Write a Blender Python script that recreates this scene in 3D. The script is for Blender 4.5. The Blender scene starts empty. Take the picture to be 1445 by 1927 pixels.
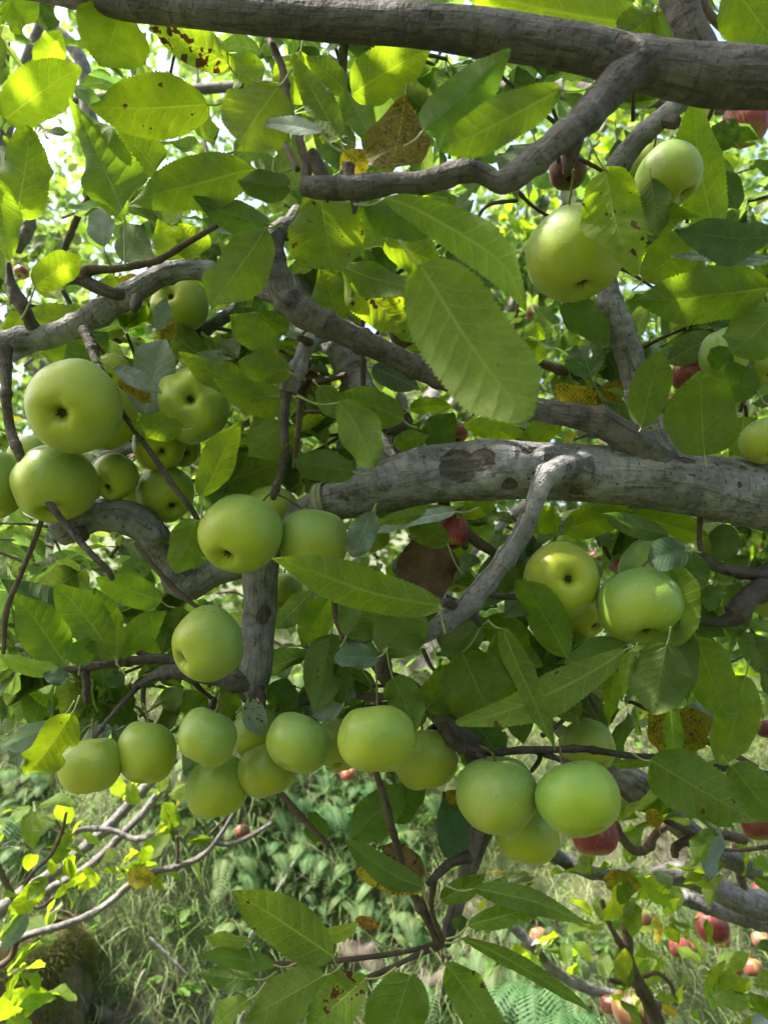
import bpy, math, random
import numpy as np
from mathutils import Vector, Matrix, noise as mnoise

# ------------------------------------------------------------------ camera, sky, sun, exposure
SC = bpy.context.scene
COL = SC.collection
CAMLOC = Vector((0.0, 0.0, 1.5))
PITCH = math.radians(12.0)
FPX = 1400.0
CX, CY = 722.5, 963.5
FWD = Vector((0, math.cos(PITCH), math.sin(PITCH)))
RIGHT = Vector((1, 0, 0))
UP = Vector((0, -math.sin(PITCH), math.cos(PITCH)))

cam_data = bpy.data.cameras.new('camera')
cam = bpy.data.objects.new('camera', cam_data)
COL.objects.link(cam)
cam.location = CAMLOC
cam.rotation_euler = (math.radians(90) + PITCH, 0, 0)
cam_data.sensor_fit = 'HORIZONTAL'
cam_data.sensor_width = 27.0
cam_data.lens = 27.0 * FPX / 1445.0
cam_data.clip_start = 0.02
cam_data.clip_end = 600
cam_data.dof.use_dof = True
cam_data.dof.focus_distance = 0.77
cam_data.dof.aperture_fstop = 7.0
SC.camera = cam

SUN_EL = math.radians(56)
SUN_AZ = math.radians(-94)          # from +Y (the way the camera looks) towards -X
world = bpy.data.worlds.new('World')
SC.world = world
world.use_nodes = True
wn = world.node_tree.nodes
sky = wn.new('ShaderNodeTexSky')
sky.sky_type = 'NISHITA'
sky.sun_disc = False
sky.sun_elevation = SUN_EL
sky.sun_rotation = SUN_AZ
sky.air_density = 1.3
sky.dust_density = 8.0
sky.ozone_density = 1.0
bgn = wn['Background']
bgn.inputs['Strength'].default_value = 0.15
world.node_tree.links.new(sky.outputs[0], bgn.inputs['Color'])

sun_data = bpy.data.lights.new('sun', 'SUN')
sun_data.energy = 3.8
sun_data.angle = math.radians(0.6)
sun_data.color = (1.0, 0.93, 0.80)
sun = bpy.data.objects.new('sun', sun_data)
COL.objects.link(sun)
SUN_DIR = Vector((math.sin(SUN_AZ) * math.cos(SUN_EL), math.cos(SUN_AZ) * math.cos(SUN_EL), math.sin(SUN_EL)))
sun.rotation_euler = SUN_DIR.to_track_quat('Z', 'Y').to_euler()

vs = SC.view_settings
vs.view_transform = 'Standard'
vs.look = 'None'
vs.exposure = 1.92
vs.gamma = 1.0
vs.use_curve_mapping = False
SC.cycles.max_bounces = 10
SC.cycles.diffuse_bounces = 3
SC.cycles.transmission_bounces = 6
SC.cycles.use_denoising = True
SC.cycles.caustics_reflective = False
SC.cycles.caustics_refractive = False

RNG = random.Random(11)
NPR = np.random.RandomState(7)


def P(x, y, d):
    """a point of the place seen at photo pixel (x, y), d metres away along the view axis"""
    return CAMLOC + FWD * d + RIGHT * ((x - CX) / FPX * d) - UP * ((y - CY) / FPX * d)


def project(p):
    v = Vector(p) - CAMLOC
    d = v.dot(FWD)
    if d < 0.05:
        return None
    return CX + v.dot(RIGHT) / d * FPX, CY - v.dot(UP) / d * FPX, d


# ------------------------------------------------------------------ node helper
class NT:
    def __init__(self, name):
        self.m = bpy.data.materials.new(name)
        self.m.use_nodes = True
        self.t = self.m.node_tree
        self.t.nodes.clear()

    def put(self, sock, v):
        if isinstance(v, bpy.types.NodeSocket):
            self.t.links.new(v, sock)
        elif isinstance(v, (tuple, list)) and len(v) == 3 and sock.type == 'RGBA':
            sock.default_value = (*v, 1)
        else:
            sock.default_value = v

    def n(self, typ, ins=None, **props):
        nd = self.t.nodes.new('ShaderNode' + typ)
        for k, v in props.items():
            setattr(nd, k, v)
        for k, v in (ins or {}).items():
            self.put(nd.inputs[k], v)
        return nd

    def math(self, op, a, b=0.0, c=0.0):
        return self.n('Math', {0: a, 1: b, 2: c}, operation=op).outputs[0]

    def rng(self, v, a, b, c=0.0, d=1.0, smooth=True):
        return self.n('MapRange', {'Value': v, 'From Min': a, 'From Max': b, 'To Min': c, 'To Max': d},
                      interpolation_type='SMOOTHSTEP' if smooth else 'LINEAR').outputs[0]

    def mix(self, f, a, b, blend='MIX'):
        nd = self.t.nodes.new('ShaderNodeMix')
        nd.data_type = 'RGBA'
        nd.blend_type = blend
        self.put(nd.inputs[0], f)
        self.put(nd.inputs[6], a)
        self.put(nd.inputs[7], b)
        return nd.outputs[2]

    def noise(self, vec, scale, detail=3.0, rough=0.55, dist=0.0):
        return self.n('TexNoise', {'Vector': vec, 'Scale': scale, 'Detail': detail, 'Roughness': rough, 'Distortion': dist}).outputs[0]

    def out(self, sh):
        o = self.t.nodes.new('ShaderNodeOutputMaterial')
        self.t.links.new(sh, o.inputs[0])
        return self.m


def leaf_mat(name, dark, light, trans, veincol, mode='green', stuff=False, tmix=0.45, rough=0.42, back=0.35, backcol=(0.15, 0.20, 0.06)):
    t = NT(name)
    uv = t.n('UVMap').outputs[0]
    sx = t.n('SeparateXYZ', {0: uv})
    u, v = sx.outputs[0], sx.outputs[1]
    au = t.math('ABSOLUTE', u)
    if stuff:
        at = t.n('Attribute', attribute_name='tint')
        tint = at.outputs['Color']
        rnd = t.math('FRACT', t.math('MULTIPLY', t.n('SeparateColor', {0: tint}).outputs[0], 37.7))
    else:
        oi = t.n('ObjectInfo')
        tint = oi.outputs['Color']
        rnd = oi.outputs['Random']
        alpha = oi.outputs['Alpha']
    off = t.n('CombineXYZ', {0: u, 1: v, 2: t.math('MULTIPLY', rnd, 40.0)}).outputs[0]
    mid = t.math('MULTIPLY', t.rng(au, 0.003, 0.013, 1, 0), t.rng(v, 0.3, 1.0, 1.0, 0.45))
    side = t.math('MULTIPLY', t.math('GREATER_THAN', u, 0.0), 0.45)
    wob = t.math('MULTIPLY', t.noise(off, 4.0, 2), 0.9)
    tt = t.math('ADD', t.math('ADD', t.math('MULTIPLY', t.math('SUBTRACT', v, t.math('MULTIPLY', t.math('POWER', au, 0.85), 0.62)), 8.5), side), wob)
    sec = t.rng(t.math('PINGPONG', tt, 0.5), 0.0, 0.075, 1, 0)
    sec = t.math('MULTIPLY', sec, t.rng(au, 0.0, 0.28, 1.0, 0.45))
    if stuff:
        vein = t.math('MAXIMUM', mid, t.math('MULTIPLY', sec, 0.5))
        h = vein
    else:
        vo = t.n('TexVoronoi', {'Vector': off, 'Scale': 26.0}, feature='DISTANCE_TO_EDGE').outputs['Distance']
        ter = t.rng(vo, 0.0, 0.10, 0.40, 0)
        vo2 = t.n('TexVoronoi', {'Vector': off, 'Scale': 75.0}, feature='DISTANCE_TO_EDGE').outputs['Distance']
        ter = t.math('MAXIMUM', ter, t.rng(vo2, 0.0, 0.18, 0.30, 0))
        vein = t.math('MAXIMUM', t.math('MAXIMUM', mid, t.math('MULTIPLY', sec, 0.75)), ter)
    mot = t.rng(t.noise(off, 5.5, 4, 0.6), 0.32, 0.68)
    base = t.mix(mot, dark, light)
    tr = t.mix(mot, tuple(c * 0.82 for c in trans), tuple(c * 1.12 for c in trans))
    base = t.mix(1.0, base, tint, 'MULTIPLY')
    tr = t.mix(1.0, tr, tint, 'MULTIPLY')
    base = t.mix(t.math('MULTIPLY', vein, 0.75), base, veincol)
    tr = t.mix(t.math('MULTIPLY', vein, 0.55), tr, tuple(min(1.0, c * k) for c, k in zip(trans, (1.9, 1.5, 8.0))))
    brown = (0.075, 0.032, 0.012)
    if mode == 'yellow':
        sp = t.rng(t.noise(off, 34.0, 4, 0.75), 0.47, 0.56)
        big = t.rng(t.noise(off, 5.0, 2), 0.35, 0.62)
        m = t.math('MULTIPLY', sp, t.math('ADD', t.math('MULTIPLY', big, 0.75), 0.25))
        base = t.mix(m, base, (0.06, 0.055, 0.012))
        tr = t.mix(m, tr, (0.05, 0.05, 0.004))
    elif not stuff:
        thr = t.math('SUBTRACT', 0.78, t.math('MULTIPLY', alpha, 0.22))
        ns = t.noise(off, 9.0, 3, 0.5)
        m = t.rng(t.math('SUBTRACT', ns, thr), 0.0, 0.015)
        halo = t.rng(t.math('SUBTRACT', ns, thr), -0.05, 0.0)
        fine = t.rng(t.noise(off, 60.0, 2, 0.5), 0.70, 0.74)
        fine = t.math('MULTIPLY', fine, t.math('MULTIPLY', alpha, 0.7))
        base = t.mix(t.math('MULTIPLY', halo, 0.5), base, (0.28, 0.26, 0.04))
        base = t.mix(t.math('MAXIMUM', m, fine), base, brown)
        tr = t.mix(t.math('MAXIMUM', m, fine), tr, (0.07, 0.02, 0.004))
    geo = t.n('NewGeometry')
    bk = t.mix(t.math('MULTIPLY', vein, 0.5), backcol, tuple(min(1, c * 1.5) for c in backcol))
    base = t.mix(t.math('MULTIPLY', geo.outputs['Backfacing'], back), base, bk)
    ro = t.math('ADD', t.math('MULTIPLY', geo.outputs['Backfacing'], 0.22), rough)
    hh = t.math('ADD', t.math('MULTIPLY', vein, -0.5), t.math('MULTIPLY', t.noise(off, 40.0, 2), 0.35))
    hh = t.math('ADD', hh, t.math('MULTIPLY', t.rng(t.math('PINGPONG', tt, 0.5), 0.0, 0.3), 0.45))
    bump = t.n('Bump', {'Height': hh, 'Strength': 0.7, 'Distance': 0.0008})
    pr = t.n('BsdfPrincipled', {'Base Color': base, 'Roughness': ro, 'Normal': bump.outputs[0], 'Specular IOR Level': 0.24})
    tl = t.n('BsdfTranslucent', {'Color': tr, 'Normal': bump.outputs[0]})
    mx = t.n('MixShader', {0: tmix, 1: pr.outputs[0], 2: tl.outputs[0]})
    return t.out(mx.outputs[0])


def bark_mat(name, a, b, dark, bump=0.5, lent=0.5, green=None):
    t = NT(name)
    uv = t.n('UVMap').outputs[0]
    pos = t.n('TexCoord').outputs['Object']
    sx = t.n('SeparateXYZ', {0: uv})
    ring = t.n('CombineXYZ', {0: t.math('MULTIPLY', sx.outputs[0], 22.0), 1: t.math('MULTIPLY', sx.outputs[1], 130.0), 2: 0.0}).outputs[0]
    longi = t.n('CombineXYZ', {0: t.math('MULTIPLY', sx.outputs[0], 150.0), 1: t.math('MULTIPLY', sx.outputs[1], 22.0), 2: 3.0}).outputs[0]
    n1 = t.noise(pos, 16.0, 5, 0.6)
    n2 = t.noise(pos, 75.0, 5, 0.65)
    nr = t.noise(ring, 1.0, 4, 0.6)
    nl = t.noise(longi, 1.0, 4, 0.6, 0.6)
    m = t.rng(t.math('ADD', t.math('MULTIPLY', n1, 0.55), t.math('MULTIPLY', n2, 0.45)), 0.36, 0.64)
    c = t.mix(m, a, b)
    brk = t.rng(t.noise(pos, 30.0, 3, 0.6), 0.42, 0.60)
    c = t.mix(t.math('MULTIPLY', t.math('MULTIPLY', t.rng(nr, 0.52, 0.66), brk), 0.55), c, dark)
    c = t.mix(t.math('MULTIPLY', t.rng(nl, 0.54, 0.64), 0.55), c, dark)
    big = t.rng(t.noise(pos, 5.0, 4, 0.6), 0.40, 0.62)
    c = t.mix(t.math('MULTIPLY', big, 0.40), c, tuple(0.55 * q + 0.2 * w for q, w in zip(a, dark)))
    lv = t.n('CombineXYZ', {0: t.math('MULTIPLY', sx.outputs[0], 140.0), 1: t.math('MULTIPLY', sx.outputs[1], 230.0), 2: 0.0}).outputs[0]
    vor = t.n('TexVoronoi', {'Vector': lv, 'Scale': 1.0, 'Randomness': 1.0})
    pick = t.math('GREATER_THAN', t.n('SeparateColor', {0: vor.outputs['Color']}).outputs[0], 0.70)
    dots = t.math('MULTIPLY', t.rng(vor.outputs['Distance'], 0.12, 0.24, 1, 0), pick)
    c = t.mix(t.math('MULTIPLY', dots, lent), c, tuple(x * 0.5 for x in dark))
    blotch = t.rng(t.noise(pos, 9.0, 5, 0.7), 0.60, 0.66)
    c = t.mix(t.math('MULTIPLY', blotch, 0.7), c, tuple(x * 1.1 for x in dark))
    sc = t.n('Attribute', attribute_name='scar').outputs['Fac']
    scn = t.rng(t.math('ADD', sc, t.math('MULTIPLY', t.math('SUBTRACT', t.noise(pos, 60.0, 4, 0.7), 0.5), 0.9)), 0.45, 0.55)
    sct = t.mix(t.rng(nl, 0.35, 0.62), (0.022, 0.016, 0.012), (0.11, 0.085, 0.065))
    c = t.mix(t.math('MULTIPLY', scn, 0.85), c, sct)
    if green:
        c = t.mix(t.rng(n1, 0.45, 0.6, 0, 0.7), c, green)
    h = t.math('ADD', t.math('MULTIPLY', t.math('MULTIPLY', nr, brk), 0.5), t.math('ADD', t.math('MULTIPLY', n2, 0.9), t.math('MULTIPLY', nl, 0.7)))
    h = t.math('ADD', h, t.math('MULTIPLY', dots, 0.5))
    h = t.math('SUBTRACT', h, t.math('MULTIPLY', scn, 0.7))
    bp = t.n('Bump', {'Height': h, 'Strength': bump, 'Distance': 0.006})
    pr = t.n('BsdfPrincipled', {'Base Color': c, 'Roughness': 0.72, 'Normal': bp.outputs[0], 'Specular IOR Level': 0.35})
    return t.out(pr.outputs[0])


def apple_mat(name, red=False):
    t = NT(name)
    pos = t.n('TexCoord').outputs['Object']
    rnd = t.n('ObjectInfo')
    off = t.n('VectorMath', {0: pos, 1: t.n('CombineXYZ', {0: t.math('MULTIPLY', rnd.outputs['Random'], 9.0), 1: 0.0, 2: 0.0}).outputs[0]}, operation='ADD').outputs[0]
    sx = t.n('SeparateXYZ', {0: pos})
    z = sx.outputs[2]
    ang = t.math('ARCTAN2', sx.outputs[1], sx.outputs[0])
    n1 = t.noise(off, 1.3, 3)
    if red:
        st = t.n('CombineXYZ', {0: t.math('MULTIPLY', ang, 5.0), 1: t.math('MULTIPLY', z, 0.8), 2: t.math('MULTIPLY', rnd.outputs['Random'], 20.0)}).outputs[0]
        s = t.noise(st, 1.6, 4, 0.65)
        k = t.rng(t.math('ADD', t.math('MULTIPLY', s, 0.6), t.math('MULTIPLY', n1, 0.6)), 0.38, 0.62)
        c = t.mix(k, (0.36, 0.20, 0.09), (0.21, 0.030, 0.040))
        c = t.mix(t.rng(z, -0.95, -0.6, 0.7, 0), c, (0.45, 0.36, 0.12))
        c = t.mix(1.0, c, rnd.outputs['Color'], 'MULTIPLY')
    else:
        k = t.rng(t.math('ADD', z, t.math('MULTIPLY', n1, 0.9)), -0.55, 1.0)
        c = t.mix(k, (0.375, 0.435, 0.028), (0.205, 0.325, 0.075))  # greener stem end; calyx end yellower, partly painting in warm light from below
        c = t.mix(t.math('MULTIPLY', t.rng(t.noise(off, 2.6, 4, 0.6), 0.45, 0.7), 0.45), c, (0.34, 0.42, 0.12))
        rad = t.math('SQRT', t.math('ADD', t.math('POWER', sx.outputs[0], 2.0), t.math('POWER', sx.outputs[1], 2.0)))
        rus = t.math('MULTIPLY', t.rng(rad, 0.10, 0.42, 1, 0), t.math('GREATER_THAN', z, 0.2))
        c = t.mix(t.math('MULTIPLY', rus, t.rng(t.noise(off, 8.0, 4, 0.7), 0.3, 0.7, 0.2, 0.9)), c, (0.24, 0.20, 0.06))
        c = t.mix(1.0, c, rnd.outputs['Color'], 'MULTIPLY')
    vor = t.n('TexVoronoi', {'Vector': off, 'Scale': 9.0})
    sz = t.math('MULTIPLY', t.n('SeparateColor', {0: vor.outputs['Color']}).outputs[1], 0.10)
    d = t.rng(t.math('SUBTRACT', vor.outputs['Distance'], sz), 0.02, 0.09, 1, 0)
    c = t.mix(t.math('MULTIPLY', d, 0.6), c, (0.62, 0.60, 0.30) if not red else (0.6, 0.38, 0.25))
    v2 = t.n('TexVoronoi', {'Vector': off, 'Scale': 3.4})
    pk = t.math('GREATER_THAN', t.n('SeparateColor', {0: v2.outputs['Color']}).outputs[0], 0.62)
    d2 = t.math('MULTIPLY', t.rng(v2.outputs['Distance'], 0.035, 0.06, 1, 0), pk)
    c = t.mix(t.math('MULTIPLY', d2, 0.6), c, (0.12, 0.09, 0.03))
    bl = t.math('MULTIPLY', t.rng(t.noise(off, 1.1, 5, 0.7), 0.56, 0.72), 0.30)
    if not red:
        c = t.mix(bl, c, (0.30, 0.27, 0.10))
    ro = t.rng(t.noise(off, 3.0, 4), 0.3, 0.7, 0.27, 0.46)
    bp = t.n('Bump', {'Height': t.noise(off, 30.0, 3), 'Strength': 0.10, 'Distance': 0.02})
    pr = t.n('BsdfPrincipled', {'Base Color': c, 'Roughness': ro, 'Normal': bp.outputs[0], 'Specular IOR Level': 0.42,
                                'Subsurface Weight': 0.15, 'Subsurface Radius': (0.6, 0.7, 0.2), 'Subsurface Scale': 0.012,
                                'Sheen Weight': 0.08, 'Sheen Roughness': 0.4})
    return t.out(pr.outputs[0])


def plain_mat(name, a, b, scale=30.0, rough=0.7, bump=0.3, tint=False, trans=None, coord='Object'):
    t = NT(name)
    pos = t.n('TexCoord').outputs[coord]
    n1 = t.noise(pos, scale, 4, 0.65)
    c = t.mix(t.rng(n1, 0.35, 0.65), a, b)
    if tint:
        c = t.mix(1.0, c, t.n('Attribute', attribute_name='tint').outputs['Color'], 'MULTIPLY')
    bp = t.n('Bump', {'Height': n1, 'Strength': bump, 'Distance': 0.006})
    pr = t.n('BsdfPrincipled', {'Base Color': c, 'Roughness': rough, 'Normal': bp.outputs[0], 'Specular IOR Level': 0.3})
    sh = pr.outputs[0]
    if trans:
        tl = t.n('BsdfTranslucent', {'Color': t.mix(1.0, c, trans, 'MULTIPLY')})
        sh = t.n('MixShader', {0: 0.4, 1: sh, 2: tl.outputs[0]}).outputs[0]
    return t.out(sh)


VEIN = (0.24, 0.31, 0.09)
M = {}
M['b'] = leaf_mat('leaf_bright', (0.062, 0.112, 0.008), (0.094, 0.154, 0.012), (0.38, 0.60, 0.010), VEIN, tmix=0.54)
M['g'] = leaf_mat('leaf_green', (0.044, 0.090, 0.008), (0.066, 0.117, 0.012), (0.28, 0.47, 0.010), VEIN, tmix=0.50)
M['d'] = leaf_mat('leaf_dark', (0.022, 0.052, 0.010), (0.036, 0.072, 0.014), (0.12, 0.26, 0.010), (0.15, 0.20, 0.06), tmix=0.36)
M['u'] = leaf_mat('leaf_silver', (0.20, 0.25, 0.20), (0.28, 0.33, 0.28), (0.20, 0.30, 0.08), (0.42, 0.46, 0.38), tmix=0.20, rough=0.6, back=0.0)
M['t'] = leaf_mat('leaf_teal', (0.045, 0.095, 0.050), (0.075, 0.13, 0.075), (0.10, 0.20, 0.03), (0.13, 0.19, 0.11), tmix=0.18, rough=0.36)
M['s'] = leaf_mat('leaf_spotted', (0.40, 0.32, 0.018), (0.50, 0.40, 0.025), (0.50, 0.42, 0.015), (0.45, 0.40, 0.1), mode='yellow', back=0.0)
M['x'] = leaf_mat('leaf_brown', (0.085, 0.055, 0.032), (0.15, 0.105, 0.065), (0.22, 0.11, 0.04), (0.17, 0.13, 0.08), tmix=0.2, rough=0.7, back=0.1, backcol=(0.15, 0.11, 0.07))
M['mass'] = leaf_mat('leaf_mass', (0.050, 0.090, 0.026), (0.090, 0.140, 0.045), (0.25, 0.41, 0.050), (0.2, 0.24, 0.11), stuff=True, tmix=0.42)  # paler, greyer green: distant haze and sky sheen put into the leaf colour
M['stalk'] = plain_mat('leaf_stalk', (0.20, 0.25, 0.08), (0.28, 0.30, 0.13), 60, 0.5)
M['bark_grey'] = bark_mat('bark_grey', (0.140, 0.134, 0.142), (0.355, 0.350, 0.385), (0.045, 0.038, 0.037), 1.0, 0.75)
M['bark_brown'] = bark_mat('bark_brown', (0.078, 0.070, 0.072), (0.185, 0.168, 0.170), (0.030, 0.024, 0.023), 1.0, 0.3)
M['bark_spur'] = bark_mat('bark_spur', (0.060, 0.048, 0.044), (0.13, 0.107, 0.097), (0.025, 0.017, 0.013), 0.8, 0.3)
M['bark_twig'] = bark_mat('bark_twig', (0.075, 0.054, 0.040), (0.145, 0.108, 0.080), (0.035, 0.024, 0.018), 0.35, 0.3)
M['bark_pale'] = bark_mat('bark_pale', (0.14, 0.132, 0.138), (0.30, 0.29, 0.305), (0.05, 0.04, 0.034), 0.9, 0.5)
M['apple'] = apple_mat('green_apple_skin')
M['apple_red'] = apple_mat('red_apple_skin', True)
M['calyx'] = plain_mat('dried_calyx', (0.045, 0.034, 0.018), (0.16, 0.125, 0.065), 400, 0.85)
M['stem'] = plain_mat('apple_stem', (0.12, 0.10, 0.04), (0.20, 0.18, 0.07), 300, 0.6)


# ------------------------------------------------------------------ mesh helpers
def link(name, data, parent=None, loc=(0, 0, 0), rot=None, **props):
    o = bpy.data.objects.new(name, data)
    COL.objects.link(o)
    if parent is not None:
        o.parent = parent
    o.location = loc
    if rot is not None:
        o.rotation_euler = rot
    for k, v in props.items():
        o[k] = v
    return o


def np_mesh(name, verts, faces, mats, uvs=None, smooth=True, mat_idx=None, tint=None, scar=None):
    """faces: (n,k) int array of equal-sized polygons, or a list; uvs and tint per vertex"""
    me = bpy.data.meshes.new(name)
    verts = np.asarray(verts, dtype=np.float32)
    if isinstance(faces, np.ndarray):
        n, k = faces.shape
        loops = faces.ravel().astype(np.int32)
        starts = np.arange(0, n * k, k, dtype=np.int32)
        tot = np.full(n, k, dtype=np.int32)
    else:
        loops = np.array([i for f in faces for i in f], dtype=np.int32)
        tot = np.array([len(f) for f in faces], dtype=np.int32)
        starts = np.concatenate([[0], np.cumsum(tot)[:-1]]).astype(np.int32)
        n = len(faces)
    me.vertices.add(len(verts))
    me.vertices.foreach_set('co', verts.ravel())
    me.loops.add(len(loops))
    me.loops.foreach_set('vertex_index', loops)
    me.polygons.add(n)
    me.polygons.foreach_set('loop_start', starts)
    me.polygons.foreach_set('loop_total', tot)
    me.polygons.foreach_set('use_smooth', np.full(n, smooth, dtype=bool))
    if mat_idx is not None:
        me.polygons.foreach_set('material_index', np.asarray(mat_idx, dtype=np.int32))
    if uvs is not None:
        l = me.uv_layers.new(name='UVMap')
        l.data.foreach_set('uv', np.asarray(uvs, dtype=np.float32)[loops].ravel())
    if tint is not None:
        a = me.attributes.new('tint', 'FLOAT_COLOR', 'POINT')
        c = np.ones((len(verts), 4), dtype=np.float32)
        c[:, :3] = tint
        a.data.foreach_set('color', c.ravel())
    if scar is not None:
        a = me.attributes.new('scar', 'FLOAT', 'POINT')
        a.data.foreach_set('value', np.asarray(scar, dtype=np.float32))
    for m in (mats if isinstance(mats, (list, tuple)) else [mats]):
        me.materials.append(m)
    me.update()
    me.validate()
    return me


def catmull(pts, n_per):
    """pts: (n,4) xyz+r -> resampled"""
    p = np.asarray(pts, dtype=float)
    if len(p) == 2:
        t = np.linspace(0, 1, n_per + 1)[:, None]
        return p[0] * (1 - t) + p[1] * t
    ext = np.vstack([2 * p[0] - p[1], p, 2 * p[-1] - p[-2]])
    out = []
    for i in range(1, len(ext) - 2):
        a, b, c, d = ext[i - 1], ext[i], ext[i + 1], ext[i + 2]
        for k in range(n_per):
            t = k / n_per
            out.append(0.5 * ((2 * b) + (-a + c) * t + (2 * a - 5 * b + 4 * c - d) * t * t + (-a + 3 * b - 3 * c + d) * t ** 3))
    out.append(ext[-2])
    o = np.array(out)
    o[:, 3] = np.maximum(o[:, 3], p[:, 3].min() * 0.6)
    return o


def tube_geo(path, sides, bump=0.0, knots=(), scars=(), cap='round', seed=0, origin=None):
    """path (n,4) world; returns verts, faces, uvs, scar"""
    path = np.asarray(path)
    n = len(path)
    c = path[:, :3]
    T = np.gradient(c, axis=0)
    T /= np.linalg.norm(T, axis=1)[:, None] + 1e-12
    ref = np.array([0.0, 0.0, 1.0])
    if abs(T[0] @ ref) > 0.9:
        ref = np.array([1.0, 0, 0])
    Nn = np.zeros((n, 3))
    x = ref - T[0] * (T[0] @ ref)
    Nn[0] = x / np.linalg.norm(x)
    for i in range(1, n):
        x = Nn[i - 1] - T[i] * (T[i] @ Nn[i - 1])
        Nn[i] = x / (np.linalg.norm(x) + 1e-12)
    B = np.cross(T, Nn)
    seg = np.concatenate([[0], np.cumsum(np.linalg.norm(np.diff(c, axis=0), axis=1))])
    r = path[:, 3].copy()
    for (s, amp, wid) in knots:
        r *= 1 + amp * np.exp(-((seg / max(seg[-1], 1e-9) - s) / wid) ** 2)
    ang = np.linspace(0, 2 * np.pi, sides, endpoint=False)
    ca, sa = np.cos(ang), np.sin(ang)
    V = c[:, None, :] + r[:, None, None] * (Nn[:, None, :] * ca[None, :, None] + B[:, None, :] * sa[None, :, None])
    if bump > 0:
        D = V - c[:, None, :]
        rm = float(np.mean(r))
        for i in range(n):
            for j in range(sides):
                q = V[i, j]
                k = mnoise.noise(Vector(q) * (0.55 / max(rm, 0.002)) + Vector((seed, 0, 0))) + 0.5 * mnoise.noise(Vector(q) * (1.6 / max(rm, 0.002)))
                V[i, j] = c[i] + D[i, j] * (1 + bump * k)
    sc = np.zeros((n, sides))
    for (p, rad, depth) in scars:
        dist = np.linalg.norm((V - np.array(p)[None, None, :]) * 1.0, axis=2)
        w = np.clip(1.3 - dist / rad, 0, 1)
        sc = np.maximum(sc, w)
        V -= (V - c[:, None, :]) * (depth * np.clip(w * 2, 0, 1))[:, :, None]
    uv = np.stack(np.broadcast_arrays((ang[None, :] * r.mean()), seg[:, None]), axis=2).reshape(-1, 2)
    verts = V.reshape(-1, 3)
    i = np.arange(n - 1)[:, None]
    j = np.arange(sides)[None, :]
    j2 = (j + 1) % sides
    f = np.stack([i * sides + j, i * sides + j2, (i + 1) * sides + j2, (i + 1) * sides + j], axis=2).reshape(-1, 4)
    faces = [tuple(q) for q in f]
    verts = [tuple(v) for v in verts]
    uv = [tuple(q) for q in uv]
    scl = list(sc.ravel())
    for end, sgn in ((0, -1), (n - 1, 1)):
        rr = path[end, 3]
        base = end * sides
        prev = [base + q for q in range(sides)]
        for (fr, ou) in (((0.82, 0.30), (0.45, 0.45)) if cap == 'round' else ((0.86, 0.02), (0.5, -0.08))):
            ring = []
            for q in range(sides):
                d = V[end, q] - c[end]
                verts.append(tuple(c[end] + d * fr + T[end] * sgn * rr * ou))
                uv.append((ang[q] * rr * fr, seg[end] + sgn * rr * ou))
                scl.append(0.0 if cap == 'round' else 0.8)
                ring.append(len(verts) - 1)
            for q in range(sides):
                a, b2 = prev[q], prev[(q + 1) % sides]
                c2, d2 = ring[(q + 1) % sides], ring[q]
                faces.append((a, b2, c2, d2) if sgn > 0 else (b2, a, d2, c2))
            prev = ring
        verts.append(tuple(c[end] + T[end] * sgn * rr * (0.5 if cap == 'round' else -0.1)))
        uv.append((0, seg[end]))
        scl.append(0.0 if cap == 'round' else 0.8)
        for q in range(sides):
            a, b2 = prev[q], prev[(q + 1) % sides]
            faces.append((a, b2, len(verts) - 1) if sgn > 0 else (b2, a, len(verts) - 1))
    return verts, faces, uv, scl


def tube_obj(name, pts, mat, parent, org, sides=None, per=None, bump=0.07, knots=(), scars=(), cap='round', seed=0, **props):
    """pts: list of (Vector, radius)"""
    arr = np.array([[*p, r] for p, r in pts])
    rmean = arr[:, 3].mean()
    L = np.linalg.norm(np.diff(arr[:, :3], axis=0), axis=1).sum()
    if per is None:
        per = int(max(3, min(24, (L / max(1, len(pts) - 1)) / max(rmean * 0.35, 0.0012))))
    if sides is None:
        sides = 40 if rmean > 0.022 else 24 if rmean > 0.010 else 14 if rmean > 0.004 else 8
    if bump > 0 and L > 0.06 and rmean < 0.016:
        rk = random.Random(int(L * 1e5))
        knots = list(knots) + [((q + rk.uniform(.2, .8)) * .045 / L, rk.uniform(.06, .24), rk.uniform(.0022, .006) / L) for q in range(int(L / .045))]
    path = catmull(arr, per)
    v, f, uv, sc = tube_geo(path, sides, bump, knots, scars, cap, seed)
    v = np.array(v) - np.array(org)
    me = np_mesh(name, v, f, mat, uvs=uv, scar=sc)
    return link(name, me, parent, **props)


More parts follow.
